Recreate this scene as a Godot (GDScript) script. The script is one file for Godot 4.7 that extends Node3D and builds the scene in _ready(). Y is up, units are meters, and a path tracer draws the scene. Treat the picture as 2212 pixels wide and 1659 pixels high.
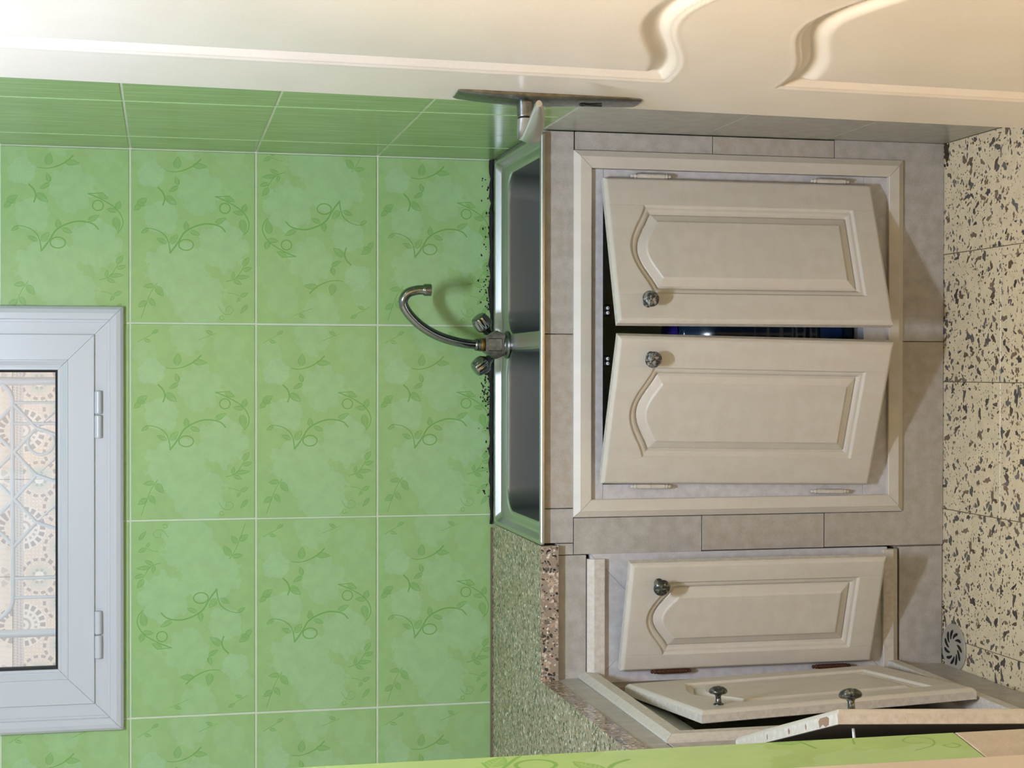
extends Node3D
# A small tiled kitchen seen through its doorway; the photograph is turned a quarter, so the camera is rolled.

# ------------------------------------------------------------------ mesh building
class MB:
	var v := PackedVector3Array()
	var n := PackedVector3Array()
	var t := PackedVector2Array()
	var i := PackedInt32Array()
	var xf := Transform3D.IDENTITY

	func at(x: Transform3D) -> MB:
		xf = x
		return self

	func put(p: Vector3, nn: Vector3, uv := Vector2.ZERO) -> int:
		v.append(xf * p)
		n.append((xf.basis * nn).normalized())
		t.append(uv)
		return v.size() - 1

	func poly(pts: Array, out: Vector3, uvs: Array = []) -> void:   # convex, flat
		var nn: Vector3 = (pts[1] - pts[0]).cross(pts[2] - pts[0])
		if nn.length() < 1e-14 and pts.size() > 3:
			nn = (pts[2] - pts[0]).cross(pts[3] - pts[0])
		var turned := nn.dot(out) < 0
		if turned:
			nn = -nn
		nn = nn.normalized()
		var b := v.size()
		for k in pts.size():
			put(pts[k], nn, uvs[k] if uvs.size() else Vector2.ZERO)
		for k in range(1, pts.size() - 1):
			if turned:
				i.append_array([b, b + k, b + k + 1])
			else:
				i.append_array([b, b + k + 1, b + k])

	func box(c: Vector3, s: Vector3, bev := 0.0) -> MB:
		var h := s * 0.5
		bev = minf(bev, minf(h.x, minf(h.y, h.z)) * 0.9)
		var pt := func(sg: Vector3, axis: int) -> Vector3:
			var p := Vector3.ZERO
			for k in 3:
				p[k] = c[k] + sg[k] * (h[k] - (0.0 if k == axis else bev))
			return p
		for k in 3:
			var a := (k + 1) % 3
			var b := (k + 2) % 3
			for s0 in [-1.0, 1.0]:
				var q := []
				var uvq := []
				for c2 in [[-1, -1], [1, -1], [1, 1], [-1, 1]]:
					var sg := Vector3.ZERO
					sg[k] = s0
					sg[a] = c2[0]
					sg[b] = c2[1]
					q.append(pt.call(sg, k))
					uvq.append(Vector2((c2[0] + 1) * 0.5, (c2[1] + 1) * 0.5))
				var o := Vector3.ZERO
				o[k] = s0
				poly(q, o, uvq)
				if bev > 0:
					for s1 in [-1.0, 1.0]:      # the edge between faces k and a, along b
						var q2 := []
						for w in [[k, -1], [k, 1], [a, 1], [a, -1]]:
							var sg := Vector3.ZERO
							sg[k] = s0
							sg[a] = s1
							sg[b] = w[1]
							q2.append(pt.call(sg, w[0]))
						var o2 := Vector3.ZERO
						o2[k] = s0
						o2[a] = s1
						poly(q2, o2)
		if bev > 0:
			for x in [-1, 1]:
				for y in [-1, 1]:
					for z in [-1, 1]:
						var sg := Vector3(x, y, z)
						poly([pt.call(sg, 0), pt.call(sg, 1), pt.call(sg, 2)], sg)
		return self

	func grid(rows: Array, closed := false, flip := false, uvs: Array = []) -> MB:   # smooth; every row has as many points
		var b := v.size()
		var w: int = rows[0].size()
		for r in rows.size():
			for c in w:
				put(rows[r][c], Vector3.ZERO, uvs[r][c] if uvs.size() else Vector2(float(c) / w, float(r) / rows.size()))
		var acc := PackedVector3Array()
		acc.resize(rows.size() * w)
		for r in rows.size() - 1:
			for c in (w if closed else w - 1):
				var p := b + r * w + c
				var q := b + r * w + (c + 1) % w
				var p2 := p + w
				var q2 := q + w
				var nn := (v[q2] - v[p]).cross(v[p2] - v[q])
				if flip:
					nn = -nn
					i.append_array([p, q, q2, p, q2, p2])
				else:
					i.append_array([p, q2, q, p, p2, q2])
				for k in [p, q, p2, q2]:
					acc[k - b] += nn
		for k in acc.size():
			n[b + k] = acc[k].normalized()
		return self

	func lathe(prof: Array, seg := 24) -> MB:   # [radius, height] from bottom to top round y
		var rows := []
		for p in prof:
			var row := PackedVector3Array()
			for k in seg:
				var a := TAU * k / seg
				row.append(Vector3(p[0] * cos(a), p[1], p[0] * sin(a)))
			rows.append(row)
		return grid(rows, true, false)

	func tube(path: Array, r, seg := 12, caps := true) -> MB:
		var rows := []
		var side := Vector3.ZERO
		for k in path.size():
			var d: Vector3 = (path[mini(k + 1, path.size() - 1)] - path[maxi(k - 1, 0)]).normalized()
			if k == 0:
				side = d.cross(Vector3.UP if absf(d.y) < 0.9 else Vector3.RIGHT).normalized()
			side = (side - d * side.dot(d)).normalized()
			var up := side.cross(d)
			var rad: float = r[k] if r is Array else r
			var row := PackedVector3Array()
			for s in seg:
				var a := TAU * s / seg
				row.append(path[k] + (side * cos(a) + up * sin(a)) * rad)
			rows.append(row)
		grid(rows, true, true)
		if caps:
			poly(Array(rows[0]), path[0] - path[1])
			poly(Array(rows[-1]), path[-1] - path[-2])
		return self

	func prism(pts: Array, z0: float, z1: float) -> MB:   # any polygon in x, y, from z0 to z1
		var tri := Geometry2D.triangulate_polygon(PackedVector2Array(pts))
		for k in range(0, tri.size(), 3):
			for z in [z0, z1]:
				var q := []
				for j in 3:
					q.append(Vector3(pts[tri[k + j]].x, pts[tri[k + j]].y, z))
				poly(q, Vector3(0, 0, 1 if z == z1 else -1))
		var ccw := not Geometry2D.is_polygon_clockwise(PackedVector2Array(pts))
		for k in pts.size():
			var a: Vector2 = pts[k]
			var b: Vector2 = pts[(k + 1) % pts.size()]
			var o := Vector3(b.y - a.y, a.x - b.x, 0)
			if not Geometry2D.is_polygon_clockwise(PackedVector2Array([Vector2(0, 0), Vector2(1, 0), Vector2(0, 1)])) != ccw:
				pass
			# outward: test with a point just off the edge
			var m := (a + b) * 0.5 + Vector2(o.x, o.y).normalized() * 1e-5
			if Geometry2D.is_point_in_polygon(m, PackedVector2Array(pts)):
				o = -o
			poly([Vector3(a.x, a.y, z0), Vector3(b.x, b.y, z0), Vector3(b.x, b.y, z1), Vector3(a.x, a.y, z1)], o)
		return self

	func mesh() -> ArrayMesh:
		var a := []
		a.resize(Mesh.ARRAY_MAX)
		a[Mesh.ARRAY_VERTEX] = v
		a[Mesh.ARRAY_NORMAL] = n
		a[Mesh.ARRAY_TEX_UV] = t
		a[Mesh.ARRAY_INDEX] = i
		var m := ArrayMesh.new()
		m.add_surface_from_arrays(Mesh.PRIMITIVE_TRIANGLES, a)
		return m

func mb() -> MB:
	return MB.new()

func numbered(called: String, parent: Node) -> String:   # _001, _002 ... on a name that is taken
	if not parent.has_node(called):
		return called
	var k := 1
	while parent.has_node("%s_%03d" % [called, k]):
		k += 1
	return "%s_%03d" % [called, k]

func obj(called: String, shape, m: Material, parent: Node = self) -> MeshInstance3D:
	var o := MeshInstance3D.new()
	o.name = numbered(called, parent)
	o.mesh = shape.mesh() if shape is MB else shape
	o.material_override = m
	o.cast_shadow = GeometryInstance3D.SHADOW_CASTING_SETTING_ON
	parent.add_child(o, true)
	return o

func base(called: String, x := Transform3D.IDENTITY, parent: Node = self) -> Node3D:
	var o := Node3D.new()
	o.name = numbered(called, parent)
	o.transform = x
	parent.add_child(o, true)
	return o

func tag(o: Node, label: String, category: String, group := "", kind := "") -> Node:
	o.set_meta("label", label)
	if category:
		o.set_meta("category", category)
	if group:
		o.set_meta("group", group)
	if kind:
		o.set_meta("kind", kind)
	return o

func V(x: float, y: float, z: float) -> Vector3:
	return Vector3(x, y, z)

func to(x: float, y: float, z: float, b := Basis.IDENTITY) -> Transform3D:
	return Transform3D(b, Vector3(x, y, z))

# ------------------------------------------------------------------ materials and computed textures
var M := {}

func mat(c: Color, rough: float, metal := 0.0, tex: Texture2D = null, tri := 0.0) -> StandardMaterial3D:
	var m := StandardMaterial3D.new()
	m.albedo_color = c
	m.roughness = rough
	m.metallic = metal
	if tex:
		m.albedo_texture = tex
		m.texture_filter = BaseMaterial3D.TEXTURE_FILTER_LINEAR_WITH_MIPMAPS_ANISOTROPIC
	if tri > 0:
		m.uv1_triplanar = true
		m.uv1_scale = Vector3.ONE * tri
	return m

func noise(seed_: int, freq: float, oct := 4) -> FastNoiseLite:
	var f := FastNoiseLite.new()
	f.seed = seed_
	f.noise_type = FastNoiseLite.TYPE_SIMPLEX_SMOOTH
	f.frequency = freq
	f.fractal_octaves = oct
	return f

func rgb(r: float, g: float, b: float) -> Color:
	return Color(r / 255.0, g / 255.0, b / 255.0)

func paint(w: int, h: int, f: Callable) -> ImageTexture:
	var d := PackedByteArray()
	d.resize(w * h * 3)
	var k := 0
	for y in h:
		for x in w:
			var c: Color = f.call(x, y)
			d[k] = clampi(int(c.r * 255.0), 0, 255)
			d[k + 1] = clampi(int(c.g * 255.0), 0, 255)
			d[k + 2] = clampi(int(c.b * 255.0), 0, 255)
			k += 3
	var im := Image.create_from_data(w, h, false, Image.FORMAT_RGB8, d)
	im.generate_mipmaps()
	return ImageTexture.create_from_image(im)

# mottled plain colour; seamless because two shifted fields are blended near the border
func mottle(seed_: int, px: int, a: Color, b: Color, freq: float, grain := 0.03, speck := 0.0, speck_c := Color.BLACK) -> ImageTexture:
	var n1 := noise(seed_, freq, 4)
	var n2 := noise(seed_ + 7, 0.25, 2)
	var n3 := noise(seed_ + 13, 0.045, 3)
	return paint(px, px, func(x: int, y: int) -> Color:
		var t := absf(fposmod(float(x) / px + 0.5, 1.0) - 0.5) * 2.0
		var u := absf(fposmod(float(y) / px + 0.5, 1.0) - 0.5) * 2.0
		var xx := t * px * 0.5 + (31.0 if x < px / 2 else 31.0)
		var yy := u * px * 0.5
		var k := clampf(n1.get_noise_2d(xx * 1.3, yy * 1.3 + 17.0) * 0.9 + 0.5, 0.0, 1.0)
		var g := 1.0 + n2.get_noise_2d(x, y) * grain
		var c := a.lerp(b, k) * g
		if speck > 0 and n3.get_noise_2d(x, y) > 1.0 - speck:
			c = c.lerp(speck_c, 0.75)
		return c)

# one printed wall tile, drawn as it lies in the turned photograph: x runs down the tile, y from its right end to its left
var leafy: PackedFloat32Array
var TW := 560
var TH := 880

func stamp_line(pts: Array, w0: float, w1: float, dark: float) -> void:
	var cv := Curve3D.new()
	for k in pts.size():
		var p: Vector2 = pts[k]
		var d: Vector2 = (pts[mini(k + 1, pts.size() - 1)] - pts[maxi(k - 1, 0)]) / 6.0
		cv.add_point(Vector3(p.x, p.y, 0), Vector3(-d.x, -d.y, 0), Vector3(d.x, d.y, 0))
	var l := cv.get_baked_length()
	var m := maxi(2, int(l / 3.0))
	for k in m + 1:
		var q := cv.sample_baked(l * k / m)
		var p := tex_at(Vector2(q.x, q.y))
		var r := lerpf(w0, w1, float(k) / m) * 0.5 * TW / 1045.0
		for y in range(int(p.y - r - 2), int(p.y + r + 3)):
			for x in range(int(p.x - r - 2), int(p.x + r + 3)):
				if x < 0 or y < 0 or x >= TW or y >= TH:
					continue
				var a := dark * clampf(r + 0.7 - Vector2(x + 0.5, y + 0.5).distance_to(p), 0.0, 1.0)
				var at := y * TW + x
				leafy[at] = maxf(leafy[at], a)

func tex_at(p: Vector2) -> Vector2:     # from the traced frame to texels
	return Vector2((p.x - 75.0) / 1045.0 * TW, TH - (1520.0 - p.y) / 1625.0 * TH)

func stamp_leaf(a: Vector2, b: Vector2, w: float, dark := 0.8) -> void:
	var p := tex_at(a)
	var q := tex_at(b)
	var l := p.distance_to(q)
	var d := (q - p) / l
	var s := Vector2(-d.y, d.x)
	w *= TW / 1045.0
	for y in range(int(minf(p.y, q.y) - w), int(maxf(p.y, q.y) + w)):
		for x in range(int(minf(p.x, q.x) - w), int(maxf(p.x, q.x) + w)):
			if x < 0 or y < 0 or x >= TW or y >= TH:
				continue
			var o := Vector2(x + 0.5, y + 0.5) - p
			var t := o.dot(d) / l
			if t <= 0 or t >= 1:
				continue
			var e := o.dot(s)
			var half := 0.5 * w * pow(sin(PI * pow(t, 0.75)), 0.85)
			var cover := clampf(half - absf(e) + 0.7, 0, 1)
			if cover <= 0:
				continue
			var rim := clampf(1.0 - (half - absf(e)) / 3.0, 0, 1)
			var vein := clampf(1.4 - absf(e), 0, 1)
			vein = maxf(vein, clampf(sin((t * l - absf(e) * 1.2) * 0.75) * 2.2 - 0.9, 0, 1))
			var k := dark * cover * clampf(0.62 + 0.38 * rim - 0.5 * vein * (1.0 - rim), 0, 1)
			var at := y * TW + x
			leafy[at] = maxf(leafy[at], k)

func ring(c: Vector2, rx: float, ry: float, w: float, dark := 0.75) -> void:
	var pts := []
	for k in 25:
		pts.append(c + Vector2(cos(TAU * k / 24.0) * rx, sin(TAU * k / 24.0) * ry))
	stamp_line(pts, w, w, dark)

func P(a: Array) -> Array:
	var o := []
	for k in range(0, a.size(), 2):
		o.append(Vector2(a[k], a[k + 1]))
	return o

func floral_tile() -> ImageTexture:
	leafy = PackedFloat32Array()
	leafy.resize(TW * TH)
	for s in [[[370, 255, 440, 262, 520, 245, 600, 205, 660, 152], 5, 12], [[300, 398, 340, 440, 355, 490, 340, 540], 12, 12],
			[[445, 385, 470, 370, 472, 330], 6, 4],
			[[400, 940, 440, 890, 480, 830, 520, 770, 590, 725, 680, 695, 760, 695, 830, 715, 870, 755], 14, 11],
			[[400, 930, 385, 850, 350, 790, 280, 750, 200, 740, 160, 770], 11, 5],
			[[785, 462, 860, 490, 940, 530, 1010, 575, 1055, 630, 1075, 690, 1060, 745, 1030, 780], 9, 8], [[785, 462, 850, 458, 910, 450], 9, 4],
			[[880, 1175, 960, 1145, 1010, 1080, 1035, 1030], 6, 5], [[290, 1195, 240, 1270, 205, 1350, 155, 1490], 5, 5],
			[[900, 1270, 950, 1280, 1000, 1300], 4, 3], [[815, 1390, 850, 1440, 905, 1452, 938, 1415, 905, 1385, 875, 1400, 880, 1425], 4, 3],
			[[860, 1490, 835, 1500, 820, 1478, 842, 1462, 852, 1480], 5, 3], [[1060, 1370, 1020, 1410], 3, 3], [[130, 40, 180, 10, 240, -20, 300, -60], 4, 4],
			[[640, 20, 720, -10, 800, -40], 4, 3]]:
		stamp_line(P(s[0]), s[1], s[2], 0.72)
	ring(Vector2(535, 872), 62, 45, 10)
	ring(Vector2(866, 558), 45, 42, 9)
	for f in [[455, 235, 470, 132, 68], [592, 205, 714, 212, 52], [470, 372, 445, 302, 42], [470, 385, 388, 430, 40], [362, 468, 456, 540, 62],
			[120, 548, 208, 488, 60], [150, 545, 95, 592, 48], [130, 530, 190, 552, 40], [540, 752, 535, 674, 50], [570, 755, 654, 788, 42], [400, 862, 467, 788, 58],
			[372, 860, 285, 820, 40], [215, 745, 155, 782, 30], [780, 690, 880, 638, 46], [868, 462, 950, 500, 46], [1025, 585, 1048, 515, 52],
			[1028, 600, 935, 588, 42], [1010, 650, 1034, 768, 66], [1020, 1040, 1076, 968, 50], [1020, 1078, 1100, 1056, 40], [930, 1152, 945, 1088, 30],
			[960, 1140, 1082, 1132, 38], [940, 1162, 1012, 1198, 36], [265, 1215, 174, 1225, 42], [280, 1225, 345, 1305, 60], [205, 1350, 128, 1396, 50],
			[225, 1325, 275, 1392, 48], [1000, 1300, 1068, 1268, 38], [1000, 1308, 966, 1348, 26], [1060, 1370, 1000, 1444, 36],
			[180, 20, 240, 40, 30], [300, -60, 240, -30, 30], [760, -30, 700, -60, 30]]:
		stamp_leaf(Vector2(f[0], f[1]), Vector2(f[2], f[3]), f[4])
	var blobs := [[240, 290, 115, 7, 1.0], [650, 420, 190, 6, 0.7], [330, 640, 150, 8, 0.8], [850, 880, 210, 7, 0.8], [450, 1070, 250, 9, 0.8],
		[640, 1330, 230, 7, 0.8], [980, 330, 150, 6, 0.35], [180, 130, 110, 7, 0.5], [560, -20, 160, 6, 0.6], [900, 80, 140, 7, 0.4]]
	var nz := noise(5, 0.012, 3)
	var fine := noise(6, 0.12, 2)
	var ctr := []
	for b in blobs:
		ctr.append(tex_at(Vector2(b[0], b[1])))
	var ground := rgb(154, 188, 123)
	var pale := rgb(165, 199, 153)
	var leaf := rgb(107, 158, 76)
	var light := PackedFloat32Array()
	light.resize(TW * TH)
	for k in blobs.size():
		var rr: float = blobs[k][2] * TW / 1045.0
		var lob: float = blobs[k][3]
		for y in range(maxi(0, int(ctr[k].y - rr * 1.3)), mini(TH, int(ctr[k].y + rr * 1.3))):
			for x in range(maxi(0, int(ctr[k].x - rr * 1.3)), mini(TW, int(ctr[k].x + rr * 1.3))):
				var o := Vector2(x, y) - (ctr[k] as Vector2)
				var a := atan2(o.y, o.x)
				var edge := rr * (1.0 + 0.045 * absf(sin(a * lob)) + 0.24 * nz.get_noise_2d(x * 1.5 + 200 * k, y * 1.5))
				var q := smoothstep(0.0, 1.0, clampf((edge - o.length()) / 9.0, 0, 1)) * float(blobs[k][4])
				if q > 0:
					q *= 0.92 + 0.08 * sin(a * lob * 2.0 + o.length() * 0.03)
					if k == 0:
						q *= 0.9 + 0.45 * clampf(fine.get_noise_2d(x, y) * 2.0, 0, 1)
					light[y * TW + x] = maxf(light[y * TW + x], q)
	return paint(TW, TH, func(x: int, y: int) -> Color:
		var at := y * TW + x
		var c := ground.lerp(pale, light[at] * 0.68) * (1.0 + 0.03 * nz.get_noise_2d(x, y))
		return c.lerp(leaf, leafy[at] * 0.95))

func chip_texture(px: int, ground: Color, sets: Array, seed_: int, grain: float) -> ImageTexture:   # terrazzo, granite
	var r := RandomNumberGenerator.new()
	r.seed = seed_
	var nz := noise(seed_, 0.01, 4)
	var n2 := noise(seed_ + 3, 0.2, 2)
	var col := PackedColorArray()
	col.resize(px * px)
	for y in px:
		for x in px:
			col[y * px + x] = ground * (1.0 + grain * nz.get_noise_2d(x, y) + grain * 0.8 * n2.get_noise_2d(x, y))
	for s in sets:      # count, smallest, largest, colours, how long
		for k in int(s[0]):
			var c := Vector2(r.randf() * px, r.randf() * px)
			var rad: float = lerpf(s[1], s[2], pow(r.randf(), 2.2))
			var tone: Color = s[3][r.randi() % s[3].size()] * r.randf_range(0.75, 1.2)
			var turn := r.randf() * PI
			var long := r.randf_range(1.0, s[4])
			var ph := [r.randf() * TAU, r.randf() * TAU, r.randf() * TAU]
			var ext := int(rad * long * 1.5) + 2
			var ca := cos(turn)
			var sa := sin(turn)
			for y in range(-ext, ext + 1):
				for x in range(-ext, ext + 1):
					var q := Vector2(x * ca + y * sa, (y * ca - x * sa) * long) / sqrt(long)
					var a := atan2(q.y, q.x)
					var edge: float = rad * (1.0 + 0.22 * sin(2 * a + ph[0]) + 0.16 * sin(3 * a + ph[1]) + 0.1 * sin(5 * a + ph[2]))
					var cover := clampf(edge - q.length() + 0.5, 0, 1)
					if cover > 0:
						var at := posmod(int(c.y) + y, px) * px + posmod(int(c.x) + x, px)
						col[at] = col[at].lerp(tone, cover * 0.92)
	return paint(px, px, func(x: int, y: int) -> Color: return col[y * px + x])

func arabesque() -> ImageTexture:     # the printed wall tiles across the yard
	var px := 384
	var nz := noise(41, 0.05, 3)
	var cream := rgb(236, 222, 210)
	var grey := rgb(176, 168, 170)
	var deep := rgb(128, 116, 116)
	var sage := rgb(186, 192, 178)
	var sand := rgb(226, 204, 186)
	var petals := func(p: Vector2, r0: float, r1: float, count: int, fill: float) -> float:
		var l := p.length()
		if l < r0 or l > r1:
			return 0.0
		var a := fposmod(atan2(p.y, p.x) / TAU * count, 1.0)
		return 1.0 if absf(a - 0.5) < fill * 0.5 else 0.0
	return paint(px, px, func(x: int, y: int) -> Color:
		var s := (x + 0.5) / px
		var t := (y + 0.5) / px
		var c := cream
		var row := int(t * 26)
		if fposmod(s * 18 + 0.15 * sin(t * 60), 1.0) < 0.13:
			c = c * 0.92
		if t < 0.1:
			c = rgb(200, 190, 190)
			if fposmod(t * 30 + 0.15, 1.0) < 0.62 and fposmod(s * 34 + int(t * 30) * 0.3, 1.0) < 0.7:
				c = grey * (0.85 + 0.1 * nz.get_noise_2d(x, y))
		elif t < 0.62:
			c = sand * (1.0 + 0.1 * nz.get_noise_2d(x * 2, y * 2))
			if fposmod(s * 26, 1.0) < 0.3 and fposmod(t * 26, 1.0) < 0.3:
				c = rgb(250, 240, 230)
			for g in [Vector2(0, 0.26), Vector2(1, 0.26), Vector2(0.28, 0.48), Vector2(0.72, 0.48)]:
				var p: Vector2 = Vector2(s, t) - g
				var l := p.length()
				if l < 0.15:
					c = c.lerp(sage, clampf((0.15 - l) * 14, 0, 1))
				if petals.call(p, 0.045, 0.075, 8, 0.6) > 0:
					c = rgb(138, 146, 140)
				elif l < 0.045:
					c = rgb(244, 236, 228)
				if petals.call(p, 0.155, 0.185, 14, 0.6) > 0:
					c = deep
			var pw := Vector2(s - 0.5, t - 0.1)
			var lw := pw.length()
			if lw < 0.23:
				c = rgb(238, 230, 224)
				if petals.call(pw, 0.165, 0.22, 18, 0.62) > 0:
					c = deep
				elif petals.call(pw, 0.11, 0.14, 16, 0.5) > 0:
					c = rgb(160, 152, 150)
				elif absf(lw - 0.065) < 0.012 or lw < 0.02:
					c = rgb(160, 152, 152)
			for sd in [-1.0, 1.0]:      # scrolled leaves
				var p2 := Vector2(s - 0.5 - sd * 0.34, t - 0.55).rotated(sd * 0.9)
				if pow(p2.x / 0.2, 2) + pow((p2.y - 1.6 * p2.x * p2.x) / 0.045, 2) < 1.0:
					c = rgb(176, 160, 152) if fposmod(p2.x * 60, 1.0) > 0.3 else rgb(200, 188, 180)
		elif t > 0.8:
			var pd := Vector2(s - 0.5, t - 1.02)
			if petals.call(pd, 0.1, 0.19, 14, 0.62) > 0:
				c = deep
			elif petals.call(pd, 0.2, 0.24, 12, 0.5) > 0:
				c = rgb(226, 200, 184)
			var p0 := Vector2(fposmod(s + 0.5, 1.0) - 0.5, t - 0.88)
			if petals.call(p0, 0.04, 0.1, 6, 0.7) > 0:
				c = rgb(190, 176, 172)
		return c.lerp(rgb(222, 220, 228), 0.5))

func make_materials() -> void:
	M.floral = mat(Color.WHITE, 0.22, 0.0, floral_tile())
	M.grout = mat(rgb(205, 214, 186), 0.8)
	var sn := noise(21, 0.02, 3)
	M.streak = mat(Color.WHITE, 0.2, 0.0, paint(256, 256, func(x: int, y: int) -> Color:
		var k := sn.get_noise_2d(x * 2.6, y * 0.25)
		return rgb(146, 176, 116) * (1.0 + 0.08 * k)))
	M.print_line = mat(rgb(176, 208, 150), 0.3)
	M.beige = mat(Color.WHITE, 0.38, 0.0, mottle(3, 384, rgb(188, 183, 176), rgb(170, 164, 154), 0.02, 0.05, 0.06, rgb(160, 140, 116)), 2.6)
	M.beige_b = mat(Color.WHITE, 0.4, 0.0, mottle(9, 384, rgb(186, 180, 171), rgb(174, 164, 149), 0.024, 0.05, 0.1, rgb(156, 132, 104)), 2.9)
	M.beige_side = mat(Color.WHITE, 0.3, 0.0, mottle(15, 256, rgb(178, 176, 164), rgb(160, 157, 144), 0.03, 0.04), 2.6)
	M.mortar = mat(rgb(150, 134, 112), 0.9)
	M.paint = mat(Color.WHITE, 0.42, 0.0, mottle(31, 384, rgb(214, 206, 192), rgb(208, 199, 184), 0.012, 0.025, 0.02, rgb(170, 150, 124)), 4.0)
	M.paint_old = mat(Color.WHITE, 0.5, 0.0, mottle(33, 384, rgb(216, 209, 198), rgb(200, 191, 176), 0.03, 0.05, 0.12, rgb(140, 116, 94)), 5.0)
	M.jamb = mat(Color.WHITE, 0.5, 0.0, mottle(37, 256, rgb(208, 206, 206), rgb(194, 190, 190), 0.03, 0.03), 4.0)
	M.door = mat(Color.WHITE, 0.3, 0.0, mottle(35, 384, rgb(208, 200, 187), rgb(204, 195, 181), 0.008, 0.015), 1.6)
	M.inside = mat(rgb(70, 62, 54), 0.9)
	M.bare_wood = mat(rgb(150, 120, 96), 0.7)
	M.steel = mat(rgb(196, 198, 198), 0.3, 1.0)
	M.bowl = mat(rgb(150, 152, 152), 0.42, 1.0)
	M.chrome = mat(rgb(150, 153, 152), 0.12, 1.0)
	M.chrome_dull = mat(Color.WHITE, 0.28, 1.0, mottle(51, 256, rgb(140, 143, 142), rgb(108, 112, 110), 0.03, 0.06, 0.1, rgb(200, 200, 196)), 9.0)
	M.satin = mat(rgb(196, 198, 196), 0.38, 1.0)
	M.brass = mat(rgb(150, 116, 60), 0.4, 0.8)
	M.granite = mat(Color.WHITE, 0.14, 0.0, chip_texture(768, rgb(158, 140, 122), [[2600, 3, 9, [rgb(192, 168, 148), rgb(166, 138, 118), rgb(196, 184, 168)], 1.8], [2200, 2, 7, [rgb(70, 62, 56), rgb(46, 42, 40), rgb(112, 104, 96)], 2.0], [700, 2, 5, [rgb(226, 220, 206)], 2.0]], 61, 0.08), 2.4)
	M.terrazzo = mat(Color.WHITE, 0.32, 0.0, chip_texture(1024, rgb(220, 204, 170), [[3000, 1.2, 4, [rgb(150, 126, 92), rgb(104, 88, 70), rgb(176, 156, 118)], 2.0], [760, 3, 8, [rgb(104, 92, 80), rgb(90, 82, 78), rgb(130, 108, 82)], 2.6], [430, 5, 16, [rgb(72, 64, 62), rgb(104, 96, 92), rgb(108, 88, 70), rgb(84, 82, 78)], 2.4]], 71, 0.05))
	M.dirt = mat(rgb(120, 106, 84), 0.9)
	M.drain = mat(rgb(172, 164, 148), 0.5, 0.1)
	M.grime = mat(rgb(62, 48, 32), 0.9)
	M.black = mat(rgb(22, 20, 18), 0.8)
	M.soot = mat(rgb(34, 30, 24), 0.9)
	M.knob = mat(Color.WHITE, 0.35, 0.2, mottle(81, 256, rgb(44, 44, 42), rgb(66, 64, 60), 0.05, 0.1, 0.86, rgb(214, 208, 192)), 9.0)
	M.knob_dark = mat(Color.WHITE, 0.3, 0.5, mottle(83, 256, rgb(40, 42, 42), rgb(86, 86, 80), 0.05, 0.1, 0.72, rgb(190, 186, 170)), 10.0)
	M.iron = mat(rgb(48, 48, 48), 0.45, 0.6)
	M.rust = mat(Color.WHITE, 0.75, 0.3, mottle(85, 128, rgb(110, 66, 40), rgb(64, 40, 28), 0.06, 0.2), 24.0)
	M.aluminium = mat(rgb(203, 204, 209), 0.28)
	M.gasket = mat(rgb(20, 18, 18), 0.6)
	M.glass = mat(Color(0.92, 0.95, 0.96, 0.06), 0.02)
	M.glass.transparency = BaseMaterial3D.TRANSPARENCY_ALPHA
	M.bars = mat(rgb(222, 222, 226), 0.4)
	M.plaster = mat(rgb(226, 220, 206), 0.85)
	M.ceiling = mat(rgb(235, 232, 224), 0.9)
	M.hall_floor = mat(rgb(176, 160, 132), 0.5)
	M.yard = mat(Color.WHITE, 0.4, 0.0, arabesque())
	M.plastic = mat(Color(0.12, 0.2, 0.28, 0.88), 0.18)
	M.plastic.transparency = BaseMaterial3D.TRANSPARENCY_ALPHA
	M.cap = mat(rgb(44, 30, 120), 0.35)
	M.print_blue = mat(rgb(40, 72, 130), 0.4)
	M.white_plastic = mat(rgb(232, 232, 228), 0.35)
	M.tube = mat(Color.WHITE, 0.5)
	M.tube.emission_enabled = true
	M.tube.emission = Color(0.94, 0.97, 1.0)
	M.tube.emission_energy_multiplier = 2.5
	M.bulb = mat(Color.WHITE, 0.5)
	M.bulb.emission_enabled = true
	M.bulb.emission = Color(1.0, 0.84, 0.62)
	M.bulb.emission_energy_multiplier = 6.0

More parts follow.
